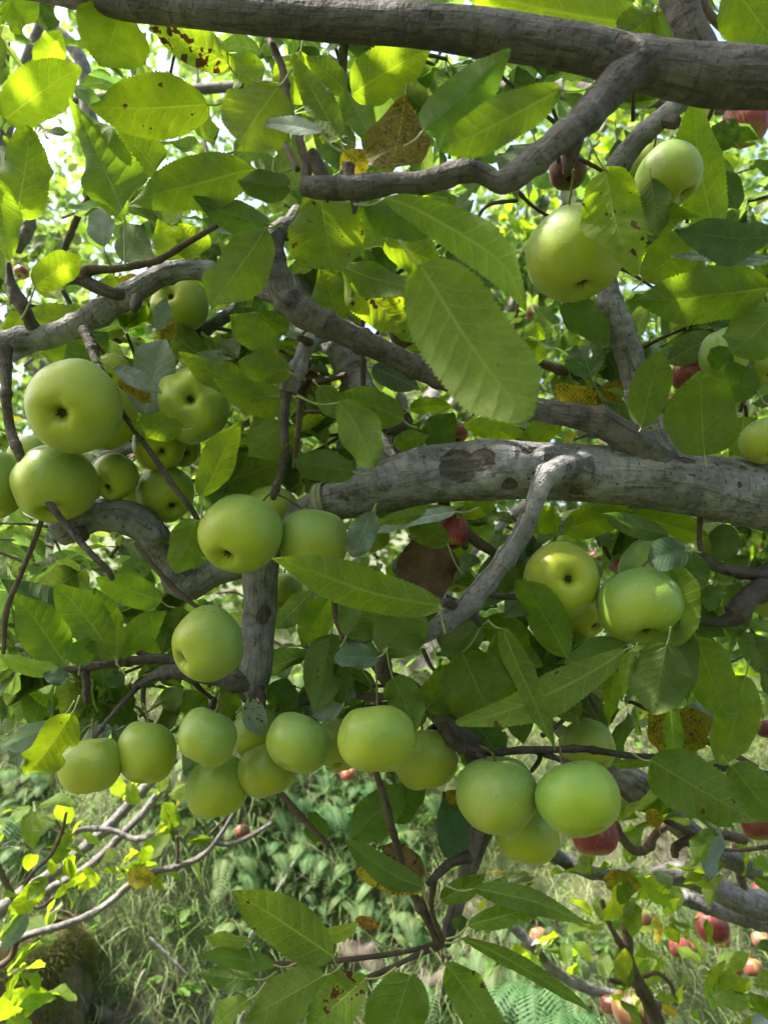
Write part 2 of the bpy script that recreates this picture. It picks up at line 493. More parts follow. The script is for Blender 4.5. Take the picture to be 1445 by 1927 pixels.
def leaf_geo(L, W, ns=12, nc=4, fold=0.25, curl=0.2, wave=0.1, bend=0.0, a=0.52, b=0.72, serr=0.0, seed=0, bites=(), twist=0.0):
    """x across, y along, z = upper face"""
    rg = random.Random(seed)
    vs_ = np.linspace(0, 1, ns + 1)
    vs_ = vs_ ** 0.92
    vs_[0] = 0
    sh = (vs_ ** a) * ((1 - vs_) ** b)
    pk = (a / (a + b))
    sh /= (pk ** a) * ((1 - pk) ** b)
    sh = np.maximum(sh, 0.0)
    sh = sh * (1 - 0.42 * np.clip((vs_ - .80) / .20, 0, 1))        # drawn-out tip
    ph = [rg.uniform(0, 6.28) for _ in range(6)]
    V, UV = [], []
    for i, v in enumerate(vs_):
        for j in range(-nc, nc + 1):
            u = j / nc
            side = 0 if j < 0 else 1
            h = sh[i] * W / 2
            h *= 1 + 0.05 * math.sin(v * 9 + ph[side]) * (1 if abs(j) == nc else 1)
            y = v * L
            x = u * h
            if abs(j) == nc and serr > 0 and 0 < i < ns:
                q_ = rg.uniform(.4, 1.3)
                if i % 2:
                    x *= 1 + serr * q_ * .6
                    y += serr * W * 0.16
                else:
                    x *= 1 - serr * 0.5 * q_
            if abs(j) >= nc - 1:
                for (bs, bv, bw, bd) in bites:
                    if (bs > 0) == (j > 0):
                        x *= 1 - bd * math.exp(-((v - bv) / bw) ** 4)
            z = fold * (abs(x) ** 1.0) * (1 - .35 * abs(u)) + wave * W * (u * u) * math.sin(v * 11 + ph[2 + side]) * 0.35
            z += 0.018 * W * math.sin((v - abs(x) / L * 0.62) * 8.5 * 6.283) * abs(u) * (1 - abs(u)) * (1.6 if ns > 20 else 0)
            z -= curl * L * v * v
            x += bend * L * v * (1 - v) * 1.4 + bend * L * 0.15 * math.sin(v * 7 + ph[5]) * v
            tw = twist * v
            x, z = x * math.cos(tw) - z * math.sin(tw), x * math.sin(tw) + z * math.cos(tw)
            V.append((x, y, z))
            UV.append((u * h / L, v))
    F = []
    w = 2 * nc + 1
    for i in range(ns):
        for j in range(w - 1):
            q = i * w + j
            F.append((q, q + 1, q + w + 1, q + w))
    return np.array(V), np.array(F, dtype=np.int32), np.array(UV)


def frame(Y, Nrm):
    Y = Vector(Y).normalized()
    Z = Vector(Nrm)
    Z = (Z - Y * Z.dot(Y))
    if Z.length < 1e-4:
        Z = Y.orthogonal()
    Z.normalize()
    X = Y.cross(Z)
    return Matrix((X, Y, Z)).transposed()      # columns


def tag(o, label, cat, group=None, kind=None):
    if label:
        o['label'] = label
    if cat:
        o['category'] = cat
    if group:
        o['group'] = group
    if kind:
        o['kind'] = kind
    return o


def thing(name, loc, label, cat, group=None):
    o = bpy.data.objects.new(name, None)
    COL.objects.link(o)
    o.location = loc
    return tag(o, label, cat, group)


# ------------------------------------------------------------------ ground
HOLLOW = (0.03, 2.26)


def bank_h(x, y):
    """height of the ground: flat under the camera, a steep overgrown terrace wall, then a rising orchard floor"""
    wob = 0.10 * math.sin(x * 1.7 + 0.6) + 0.07 * math.sin(x * 4.1 + 2.0)
    y0 = y - wob
    t = min(max((y0 - 1.55) / 1.7, 0), 1)
    s = t * t * (3 - 2 * t)
    h = 1.5 * s
    near = 1 if y < 7 else 0
    if near:
        p = Vector((x * 2.3, y * 2.3, 1.7))
        h += 0.16 * mnoise.noise(p) * min(1, max(0, (y0 - 1.2))) + 0.06 * mnoise.noise(p * 3.1) * min(1, s * 4 + 0.2)
    if near:
        h -= 0.20 * math.exp(-(((x - HOLLOW[0]) / .20) ** 2 + ((y - HOLLOW[1]) / .10) ** 2))
    if y0 > 3.3:
        h += (y0 - 3.3) * 0.10
    if y > 12:
        h += (y - 12) * 0.12 + 0.8 * mnoise.noise(Vector((x * 0.08, y * 0.08, 0))) * min(1, (y - 12) / 10)
    return h


def spread(vals):
    return np.array(sorted(set(round(v, 4) for v in vals)))


gx = spread(list(np.linspace(-4, 4, 121)) + list(np.linspace(-12, 12, 49)) + list(np.linspace(-60, 60, 25)) + [-250, 250, -120, 120])
gy = spread(list(np.linspace(0.8, 4.6, 96)) + list(np.linspace(-10, 14, 49)) + list(np.linspace(-60, 80, 29)) + [-250, 120, 250])
gv = [(x, y, bank_h(x, y)) for y in gy for x in gx]
nx = len(gx)
gf = np.array([(j * nx + i, j * nx + i + 1, (j + 1) * nx + i + 1, (j + 1) * nx + i) for j in range(len(gy) - 1) for i in range(nx - 1)], dtype=np.int32)


def soil_material():
    t = NT('soil')
    pos = t.n('TexCoord').outputs['Object']
    a = t.noise(pos, 3.0, 6, 0.65)
    b = t.noise(pos, 22.0, 6, 0.7)
    c = t.mix(t.rng(b, 0.35, 0.66), (0.045, 0.038, 0.030), (0.14, 0.125, 0.10))
    c = t.mix(t.rng(a, 0.38, 0.55, 0, 0.85), c, (0.075, 0.11, 0.035))
    bp = t.n('Bump', {'Height': b, 'Strength': 0.9, 'Distance': 0.03})
    return t.out(t.n('BsdfPrincipled', {'Base Color': c, 'Roughness': 0.95, 'Normal': bp.outputs[0]}).outputs[0])


M['soil'] = soil_material()
ground = link('hillside', np_mesh('hillside', gv, gf, M['soil']))
tag(ground, 'overgrown earth terrace bank rising behind the apple branches', None, kind='structure')

# ------------------------------------------------------------------ the near apple tree
ORG = Vector((1.15, 0.98, 0.0))
TREE = thing('apple_tree', ORG, 'near apple tree with thick grey limbs crossing the view and green apples on its spurs', 'tree')


def px(pts):
    return [(P(x, y, d), r / FPX * d) for (x, y, r, d) in pts]


def limb(name, mat, pts, **kw):
    return tube_obj(name, px(pts) if not isinstance(pts[0][0], Vector) else pts, M[mat], TREE, ORG, seed=RNG.uniform(0, 50), **kw)


V3 = Vector
tube_obj('trunk', [(V3((1.17, 0.98, -0.15)), 0.13), (V3((1.15, 0.98, 0.1)), 0.10), (V3((1.12, 0.96, 0.8)), 0.085), (V3((1.06, 0.95, 1.45)), 0.082),
                   (V3((1.04, 0.95, 1.75)), 0.07), (V3((1.08, 0.9, 2.4)), 0.055), (V3((1.0, 0.7, 3.1)), 0.03)], M['bark_brown'], TREE, ORG, per=16, bump=0.05)
# the nearest dark limb along the top edge
limb('limb', 'bark_brown', px([(a_, b_, r_ * .93, d_) for (a_, b_, r_, d_) in [(-180, -60, 26, .66), (60, -34, 32, .64), (160, -14, 34, .62), (250, 2, 36, .61), (360, 14, 36, .60), (480, 26, 37, .59), (650, 40, 39, .58), (800, 48, 40, .57),
                               (980, 72, 44, .57), (1100, 92, 46, .57), (1200, 118, 50, .57), (1330, 140, 54, .58), (1460, 148, 55, .58), (1620, 150, 57, .60)]])
     + [(V3((0.62, 0.62, 1.96)), 0.027), (V3((0.9, 0.85, 1.86)), 0.034), (V3((1.05, 0.95, 1.72)), 0.04)], bump=0.03,
     scars=[(tuple(P(880, 75, .545)), 0.012, 0.06), (tuple(P(820, 22, .55)), 0.010, 0.05), (tuple(P(1020, 60, .545)), 0.008, 0.04), (tuple(P(1180, 70, .55)), 0.01, 0.04)],
     knots=((0.30, 0.06, 0.02), (0.42, 0.08, 0.02), (0.5, 0.06, 0.015)))
# the main sharp limb in the middle
limb('limb', 'bark_grey', [(V3((1.02, 0.95, 1.50)), 0.060), (V3((0.80, 0.90, 1.58)), 0.047)]
     + px([(1700, 965, 76, .85), (1560, 945, 72, .83), (1445, 931, 67, .82), (1370, 922, 62, .81), (1300, 912, 59, .80), (1200, 898, 57, .80), (1100, 891, 54, .80), (1000, 886, 54, .80),
           (930, 884, 55, .80), (870, 886, 55, .80), (800, 894, 54, .80), (750, 908, 52, .80), (690, 926, 47, .80), (640, 940, 38, .81), (590, 958, 31, .82), (545, 985, 30, .83), (505, 1020, 31, .83),
           (490, 1070, 31, .83), (490, 1140, 30, .83), (484, 1200, 31, .83), (482, 1250, 31, .83), (476, 1285, 28, .83), (458, 1300, 20, .83)]), bump=0.035, per=9, sides=56,
     scars=[(tuple(P(865, 872, .766)), 0.026, 0.07), (tuple(P(905, 862, .766)), 0.018, 0.05), (tuple(P(1268, 860, 0.780)), 0.0070, 0.05), (tuple(P(1285, 868, 0.777)), 0.0080, 0.05), (tuple(P(1305, 872, 0.777)), 0.0070, 0.05), (tuple(P(1325, 880, 0.778)), 0.0060, 0.05), (tuple(P(1345, 876, 0.782)), 0.0080, 0.05), (tuple(P(1370, 884, 0.784)), 0.0070, 0.05), (tuple(P(1395, 884, 0.787)), 0.0080, 0.05), (tuple(P(1420, 892, 0.787)), 0.0070, 0.05), (tuple(P(1300, 895, 0.768)), 0.0050, 0.05), (tuple(P(1345, 905, 0.772)), 0.0050, 0.05), (tuple(P(1390, 912, 0.775)), 0.0060, 0.05),
            (tuple(P(990, 850, .777)), 0.007, 0.05), (tuple(P(1002, 842, .78)), 0.006, 0.05), (tuple(P(1030, 862, .773)), 0.006, 0.05), (tuple(P(960, 915, .772)), 0.010, 0.05), (tuple(P(1085, 930, .775)), 0.010, 0.05), (tuple(P(1090, 860, .775)), 0.008, 0.05), (tuple(P(1280, 965, .77)), 0.009, 0.03), (tuple(P(500, 1160, .81)), 0.012, 0.05)],
     knots=((0.38, 0.05, 0.012), (0.46, 0.06, 0.012), (0.69, 0.07, 0.012), (0.9, 0.1, 0.02)))
limb('knot', 'bark_grey', px([(725, 908, 16, .78), (724, 910, 13, .766), (724, 911, 8, .757)]), per=4, bump=0.12)
LIMBS = [
    # forks off the top limb
    ('branch', 'bark_brown', [(1325, 140, 34, .59), (1318, 95, 33, .585), (1300, 55, 29, .58), (1286, 20, 30, .58), (1272, -40, 34, .58), (1262, -130, 34, .58)], {}),
    ('twig', 'bark_twig', [(1408, 84, 7, .66), (1372, 62, 8, .66), (1335, 25, 8, .66), (1312, -20, 8, .66), (1300, -80, 9, .66)], {}),
    ('branch', 'bark_brown', [(1215, 112, 42, .575), (1178, 140, 38, .565), (1140, 178, 33, .56), (1105, 220, 29, .555), (1060, 256, 26, .55), (1010, 295, 24, .55), (968, 332, 24, .55), (935, 342, 17, .55),
                              (900, 325, 18, .55), (872, 322, 21, .55), (830, 334, 22, .55), (790, 345, 21, .55), (745, 344, 19, .55), (705, 350, 23, .55), (650, 354, 22, .55), (605, 352, 22, .55), (572, 350, 18, .55)],
     dict(bump=0.13, knots=((0.0, .1, .05), (0.42, 0.25, 0.015), (0.60, 0.18, 0.02), (0.86, 0.12, 0.03)))),
    ('spur', 'bark_spur', [(612, 345, 14, .55), (600, 315, 13, .55), (590, 290, 11, .55), (586, 282, 8, .55)], dict(bump=.12, cap='flat')),
    ('spur', 'bark_spur', [(655, 345, 14, .55), (655, 322, 13, .55), (657, 308, 12, .55)], dict(bump=.12, cap='flat')),
    ('spur', 'bark_spur', [(868, 318, 13, .55), (876, 306, 11, .55), (880, 299, 7, .55)], dict(bump=.12)),
    ('spur', 'bark_spur', [(668, 362, 10, .55), (667, 385, 7, .55), (666, 400, 4, .55)], dict(bump=.1)),
    ('twig', 'bark_twig', [(577, 345, 11, .55), (574, 300, 9, .56), (556, 240, 8, .57), (540, 190, 8, .58), (532, 130, 7.5, .59), (520, 100, 8, .60), (505, 65, 7, .61), (492, 20, 7, .62), (480, -40, 7, .63)], dict(knots=((.45, .3, .02),))),
    ('twig', 'bark_twig', [(560, 318, 6, .58), (540, 280, 6, .6), (515, 240, 6, .62), (495, 205, 5, .64)], {}),
    ('spur', 'bark_spur', [(1085, 235, 18, .56), (1078, 275, 17, .56), (1072, 300, 13, .565), (1066, 325, 8, .57)], dict(bump=.14)),
    # pale branch behind the top limb, carried on down to the middle limb
    ('branch', 'bark_grey', [(1325, 130, 16, .74), (1280, 190, 18, .76), (1240, 226, 19, .77), (1200, 262, 20, .78), (1165, 310, 21, .79), (1140, 380, 19, .80), (1130, 460, 20, .81), (1142, 540, 21, .81), (1156, 590, 23, .81),
                             (1174, 640, 24, .81), (1192, 695, 25, .81), (1205, 745, 27, .81), (1222, 800, 30, .81), (1245, 850, 34, .80), (1262, 885, 34, .80)], dict(knots=((.62, .18, .012), (.70, .12, .012), (.80, .1, .01)))),
    ('spur', 'bark_spur', [(1240, 226, 13, .77), (1262, 228, 13, .76), (1276, 230, 11, .755)], dict(cap='flat', bump=.12)),
    # the branch that runs down from upper left onto the middle limb
    ('branch', 'bark_brown', [(560, 395, 13, .76), (545, 425, 18, .75), (518, 442, 20, .74), (514, 475, 21, .74), (522, 515, 23, .74), (532, 550, 26, .74), (558, 580, 27, .74), (600, 604, 25, .74), (650, 628, 23, .75), (715, 658, 22, .75),
                              (780, 690, 22, .76), (840, 715, 20, .76), (890, 737, 19, .77), (960, 757, 21, .77), (1020, 772, 22, .78), (1080, 782, 23, .78), (1130, 795, 26, .78), (1170, 818, 29, .78), (1205, 845, 33, .79), (1240, 875, 36, .79)],
     dict(bump=.06, knots=((.16, .12, .012), (.25, .12, .012), (.42, .1, .008), (.52, .1, .008), (.85, .15, .012)))),
    ('spur', 'bark_spur', [(510, 478, 13, .74), (494, 470, 12, .735), (487, 466, 8, .73)], dict(bump=.2)),
    ('spur', 'bark_spur', [(500, 485, 9, .74), (508, 500, 9, .735), (512, 512, 6, .73)], dict(bump=.2)),
    ('spur', 'bark_spur', [(545, 425, 12, .75), (553, 448, 11, .74), (554, 462, 6, .74)], dict(bump=.2)),
    ('branch', 'bark_grey', [(552, 505, 11, .90), (566, 535, 14, .89), (588, 580, 20, .88), (612, 618, 26, .87), (640, 655, 29, .86), (664, 700, 28, .86), (690, 752, 26, .85), (712, 800, 26, .84), (735, 850, 26, .83), (750, 895, 30, .82)], dict(knots=((.5, .1, .03),))),
    ('spur', 'bark_brown', [(718, 815, 22, .84), (745, 798, 19, .82), (766, 786, 17, .81)], dict(cap='flat', bump=.08)),
    ('spur', 'bark_grey', [(612, 628, 16, .84), (590, 635, 15, .80), (575, 655, 15, .77), (566, 680, 15, .75), (556, 702, 17, .74), (546, 722, 19, .74), (542, 738, 17, .74)], dict(cap='flat', bump=.06)),
    ('spur', 'bark_brown', [(584, 645, 9, .765), (570, 638, 7, .755), (563, 637, 6, .75)], dict(cap='flat')),
    ('spur', 'bark_spur', [(540, 735, 12, .74), (536, 765, 9, .74), (534, 800, 9, .74), (536, 835, 8, .74), (533, 870, 8, .745), (526, 900, 7.5, .75), (518, 922, 8, .755), (514, 938, 6, .755)], dict(bump=.28)),
    ('twig', 'bark_twig', [(592, 690, 6, .79), (578, 720, 8, .78), (566, 765, 7, .78), (561, 810, 6, .78), (556, 850, 5, .78), (553, 880, 4, .78)], dict(bump=.15)),
    ('twig', 'bark_twig', [(683, 560, 4, .78), (682, 640, 4.5, .78), (683, 700, 5, .78), (684, 760, 4.5, .79)], {}),
    ('twig', 'bark_twig', [(650, 705, 6, .84), (620, 712, 7, .85), (560, 728, 6, .86)], {}),
    # the thick twig from the middle limb down to the left
    ('branch', 'bark_grey', [(1100, 886, 36, .775), (1070, 880, 27, .755), (1042, 888, 23, .74), (1022, 906, 20, .735), (1008, 940, 17.5, .73), (984, 1000, 18, .73), (957, 1042, 18, .73), (925, 1085, 19, .73), (900, 1115, 20, .73), (878, 1142, 21, .73),
                             (850, 1165, 20, .73), (820, 1182, 17, .73), (790, 1200, 15, .73), (755, 1213, 12, .73), (725, 1220, 9, .73)], dict(bump=.07, knots=((.36, .1, .01), (.6, .15, .012), (.8, .15, .015)))),
    ('spur', 'bark_spur', [(862, 1148, 9, .73), (845, 1136, 9, .72), (832, 1135, 9, .715)], dict(bump=.2)),
    ('spur', 'bark_spur', [(892, 1135, 8, .73), (893, 1155, 8, .73), (898, 1168, 7, .73), (903, 1178, 5, .73)], dict(bump=.15)),
    ('twig', 'bark_spur', [(905, 1118, 5, .74), (940, 1122, 6, .75), (986, 1124, 6, .75)], dict(cap='flat')),
    ('twig', 'bark_twig', [(830, 925, 10, .82), (838, 955, 11, .82), (856, 985, 11, .83), (880, 1005, 10, .83), (905, 1025, 10, .83), (935, 1042, 9, .84), (980, 1060, 7, .85)], dict(bump=.1)),
    ('spur', 'bark_twig', [(870, 995, 7, .83), (874, 1015, 7, .825), (875, 1032, 6, .82)], dict(cap='flat')),
    # left fork of the middle limb
    ('branch', 'bark_grey', [(498, 1030, 28, .84), (450, 1060, 28, .85), (405, 1078, 25, .86), (365, 1100, 27, .87), (338, 1092, 31, .87), (318, 1050, 27, .86), (285, 1003, 32, .85), (250, 978, 33, .84), (215, 968, 31, .84), (175, 972, 30, .84), (140, 988, 33, .84), (110, 1005, 26, .84)],
     dict(bump=.12, cap='flat', knots=((.35, .1, .02), (.8, .1, .02)))),
    ('spur', 'bark_spur', [(150, 1000, 12, .82), (158, 1010, 11, .81)], dict(cap='flat')),
    ('branch', 'bark_grey', [(150, 960, 22, .90), (180, 900, 22, .90), (205, 865, 18, .90), (235, 845, 12, .89), (258, 842, 9, .88)], dict(cap='flat')),
    # lower fork: stubs and twigs with the leaf rosettes
    ('branch', 'bark_brown', [(482, 1282, 24, .83), (450, 1284, 19, .82), (410, 1275, 17, .82), (370, 1268, 17, .82), (335, 1262, 17, .82), (308, 1266, 14, .82), (285, 1276, 10, .82), (262, 1290, 7, .82), (250, 1294, 5, .82)], dict(bump=.1)),
    ('twig', 'bark_spur', [(345, 1250, 9, .82), (310, 1240, 10, .82), (270, 1242, 9, .82), (235, 1246, 9, .82), (190, 1252, 8, .82), (150, 1259, 7, .82), (115, 1262, 6, .82)], dict(bump=.1)),
    ('twig', 'bark_spur', [(300, 1240, 6, .82), (270, 1232, 6, .83), (242, 1216, 6, .83)], {}),
    ('spur', 'bark_spur', [(160, 1258, 6, .82), (162, 1285, 8, .82), (163, 1310, 7, .82), (162, 1325, 4, .82)], dict(bump=.3)),
    ('twig', 'bark_twig', [(330, 1265, 6, .83), (355, 1275, 6, .84), (380, 1300, 5, .85), (404, 1318, 4, .85)], {}),
    ('twig', 'bark_twig', [(272, 1285, 5, .82), (269, 1310, 5, .82), (271, 1335, 3.5, .82)], {}),
    # far-left twigs
    ('twig', 'bark_spur', [(8, 655, 14, .80), (12, 700, 10, .79), (12, 750, 9, .78), (18, 800, 9, .78), (35, 850, 9, .77), (60, 900, 8, .77), (95, 950, 7, .76), (130, 995, 6.5, .76), (170, 1040, 6, .75), (200, 1070, 6, .75), (212, 1090, 5, .75)], dict(bump=.1)),
    ('twig', 'bark_twig', [(80, 975, 5, .80), (60, 1030, 5, .8), (35, 1090, 5, .8), (12, 1150, 6, .8), (6, 1230, 4, .8)], {}),
    ('twig', 'bark_spur', [(158, 620, 11, .80), (172, 650, 10, .79), (186, 690, 8, .78), (215, 750, 6, .77), (248, 802, 5, .76), (290, 860, 6, .76), (330, 920, 6, .76), (358, 955, 6, .76), (385, 1000, 4, .77)], dict(bump=.1)),
    ('twig', 'bark_twig', [(255, 1022, 4, .80), (300, 1078, 5, .80), (340, 1118, 5, .8), (375, 1146, 4, .8)], {}),
    # left branch
    ('branch', 'bark_grey', [(-120, 668, 26, .84), (-40, 652, 24, .83), (20, 642, 22, .82), (75, 636, 23, .82), (120, 622, 22, .82), (170, 598, 22, .82), (220, 568, 23, .82), (265, 540, 22, .82), (300, 520, 20, .82), (340, 508, 19, .82), (385, 510, 19, .83), (440, 530, 19, .83), (490, 545, 18, .80), (530, 556, 16, .77)],
     dict(bump=.06, knots=((.24, .25, .015), (.42, .12, .012), (.5, .1, .01)))),
    ('spur', 'bark_spur', [(258, 562, 12, .80), (254, 575, 10, .79), (252, 582, 7, .785)], dict(bump=.15)),
    ('branch', 'bark_spur', [(230, 556, 12, .81), (205, 550, 11, .80), (178, 538, 12, .80), (155, 526, 12, .80), (132, 524, 11, .80), (118, 530, 8, .80)], dict(bump=.12)),
    ('twig', 'bark_twig', [(152, 522, 9, .80), (170, 508, 9, .80), (215, 506, 7, .80), (260, 498, 7, .80), (300, 488, 6.5, .80), (350, 458, 6, .80), (408, 424, 5, .80)], dict(knots=((.05, .3, .03), (.55, .2, .03)))),
    ('branch', 'bark_spur', [(72, 635, 15, .82), (60, 610, 11, .81), (48, 585, 12, .80), (32, 560, 13, .80), (22, 540, 11, .80), (18, 515, 7, .80), (15, 495, 5, .80)], dict(bump=.2)),
    ('branch', 'bark_pale', [(320, 680, 13, .98), (345, 655, 13, .98), (380, 625, 13, .98), (420, 598, 12, .97), (460, 578, 11, .96), (500, 562, 9, .93), (530, 545, 8, .90)], {}),
    # lower centre
    ('branch', 'bark_brown', [(728, 1222, 10, .74), (722, 1250, 14, .76), (730, 1275, 14, .78), (765, 1290, 16, .80), (800, 1320, 15, .81), (830, 1352, 18, .80), (862, 1382, 20, .80), (890, 1410, 18, .80), (905, 1460, 16, .80), (910, 1530, 17, .80), (902, 1580, 17, .80),
                              (888, 1625, 15, .80), (870, 1670, 14, .80), (852, 1730, 14, .80), (838, 1775, 12, .80)], dict(bump=.08)),
    ('twig', 'bark_twig', [(745, 1308, 7, .80), (710, 1312, 8, .80), (680, 1310, 7, .80), (660, 1305, 5, .80)], {}),
    ('spur', 'bark_spur', [(835, 1365, 10, .79), (850, 1395, 10, .78), (870, 1408, 10, .77), (890, 1412, 8, .76)], dict(bump=.25)),
    ('twig', 'bark_spur', [(880, 1412, 8, .76), (930, 1416, 7, .76), (985, 1412, 7, .76), (1050, 1411, 6.5, .76), (1100, 1410, 6.5, .76), (1180, 1422, 6, .76), (1260, 1428, 6, .76), (1330, 1442, 6, .76), (1390, 1450, 6, .76), (1470, 1460, 6, .76)],
     dict(knots=((.1, .4, .01), (.4, .3, .01), (.62, .3, .01), (.8, .3, .01)))),
    ('twig', 'bark_twig', [(1300, 1380, 6, .84), (1340, 1400, 6, .83), (1380, 1420, 6, .81), (1425, 1445, 5, .79)], {}),
    ('twig', 'bark_twig', [(1015, 1412, 5, .77), (1015, 1430, 5, .78), (1000, 1452, 4, .79)], {}),
    ('spur', 'bark_spur', [(888, 1612, 14, .80), (862, 1618, 10, .79), (838, 1632, 9, .78), (822, 1648, 8, .77), (806, 1664, 6, .76)], dict(bump=.2)),
    ('twig', 'bark_twig', [(820, 1650, 5, .77), (812, 1690, 5, .77), (815, 1725, 5, .77), (828, 1758, 5, .77), (835, 1772, 5, .78)], {}),
    ('twig', 'bark_twig', [(708, 1455, 6, .76), (722, 1500, 7, .76), (735, 1550, 7, .76), (752, 1610, 7, .77), (768, 1665, 7, .77), (790, 1705, 8, .77), (812, 1745, 9, .78), (828, 1778, 11, .78)], dict(knots=((.2, .3, .02), (.75, .3, .02)))),
    ('twig', 'bark_twig', [(830, 1775, 9, .78), (790, 1786, 5, .77), (730, 1797, 5, .76), (660, 1806, 5, .75), (590, 1812, 5, .74), (520, 1815, 5, .73), (478, 1812, 4, .72)], {}),
    ('twig', 'bark_twig', [(825, 1782, 7, .78), (780, 1800, 5, .76), (730, 1825, 5, .75), (680, 1845, 5, .74), (630, 1866, 5, .73), (590, 1880, 4, .72)], {}),
    ('twig', 'bark_twig', [(530, 1495, 5, .78), (560, 1530, 6, .78), (590, 1562, 5, .78), (618, 1590, 4, .78)], {}),
    ('twig', 'bark_twig', [(628, 1115, 5, .80), (632, 1160, 6, .8), (642, 1185, 7, .8), (652, 1200, 9, .8)], {}),
    ('branch', 'bark_brown', [(648, 1190, 8, .84), (700, 1240, 12, .84), (740, 1290, 14, .83), (790, 1318, 14, .82)], {}),
    # right-hand cluster
    ('branch', 'bark_spur', [(1560, 1075, 34, .84), (1490, 1092, 28, .82), (1445, 1108, 22, .80), (1412, 1120, 19, .79), (1395, 1140, 20, .78), (1385, 1158, 22, .78), (1370, 1168, 14, .78), (1340, 1172, 9, .78), (1312, 1172, 8, .78)], dict(bump=.2)),
    ('branch', 'bark_spur', [(1545, 1040, 26, .84), (1470, 1066, 20, .82), (1430, 1080, 14, .81), (1380, 1076, 10, .80), (1340, 1062, 11, .80), (1322, 1045, 8, .80)], dict(bump=.2)),
    ('twig', 'bark_twig', [(1318, 965, 6, .81), (1316, 1010, 5, .80), (1320, 1045, 5, .80)], {}),
    ('twig', 'bark_twig', [(1010, 682, 8, 1.05), (1050, 694, 9, 1.05), (1090, 710, 9, 1.05), (1130, 735, 9, 1.05), (1165, 758, 8, 1.05), (1200, 790, 8, 1.0)], {}),
    ('twig', 'bark_twig', [(640, 170, 8, .85), (645, 120, 8, .85), (648, 70, 9, .86), (650, 20, 9, .87)], {}),
    ('twig', 'bark_twig', [(672, 190, 4, .84), (700, 150, 4, .84), (735, 112, 4, .84), (765, 85, 4, .84)], {}),
    ('twig', 'bark_twig', [(1150, 1255, 4, .82), (1105, 1290, 4, .82), (1080, 1330, 5, .80), (1050, 1365, 4, .8), (1020, 1385, 5, .8)], {}),
]
LIMBS += [('spur', 'bark_spur', p_, dict(bump=.25)) for p_ in (
    [(404, 1318, 6, .83), (398, 1332, 7, .82), (392, 1345, 5, .80)], [(610, 1318, 7, .82), (602, 1330, 7, .81), (596, 1342, 5, .79)], [(640, 1300, 6, .83), (615, 1315, 6, .82), (560, 1325, 5, .81)],
    [(835, 1362, 7, .82), (815, 1370, 7, .81), (803, 1378, 5, .80)], [(1000, 1412, 6, .77), (1040, 1425, 6, .76), (1075, 1438, 5, .74)], [(905, 1405, 8, .77), (900, 1418, 7, .76), (912, 1430, 5, .75)],
    [(262, 1290, 6, .82), (225, 1330, 5, .80), (190, 1372, 5, .78), (178, 1390, 4, .77)], [(484, 1290, 10, .82), (495, 1320, 7, .81), (490, 1340, 5, .81)])]
for nm, mt, pts, kw in LIMBS:
    limb(nm, mt, pts, **kw)
# crown limbs above the picture
for pts in ([(1.04, .95, 1.9, .045), (0.9, .8, 2.5, .04), (0.3, .9, 3.0, .03), (-0.6, 1.1, 3.3, .018)],
            [(1.08, .9, 2.3, .04), (1.0, .2, 2.8, .03), (0.4, -.5, 3.1, .02), (-.3, -.9, 3.2, .012)],
            [(1.08, .9, 2.2, .04), (.8, 1.5, 2.8, .03), (-.2, 2.0, 3.3, .02), (-1.2, 2.2, 3.4, .012)]):
    tube_obj('limb', [(V3(p[:3]), p[3]) for p in pts], M['bark_brown'], TREE, ORG, per=10, bump=0.04)


# ------------------------------------------------------------------ leaves that can be told apart
def stalk_geo(p0, p1, r, sag=0.12, org=Vector((0, 0, 0))):
    mid = (Vector(p0) + Vector(p1)) / 2
    d = (Vector(p1) - Vector(p0)).length
    mid += Vector((0, 0, -sag * d))
    arr = np.array([[*p0, r * 1.35], [*mid, r * 0.95], [*p1, r]])
    path = catmull(arr, 5)
    return tube_geo(path, 6, 0, cap='round')


NLEAF = [0]


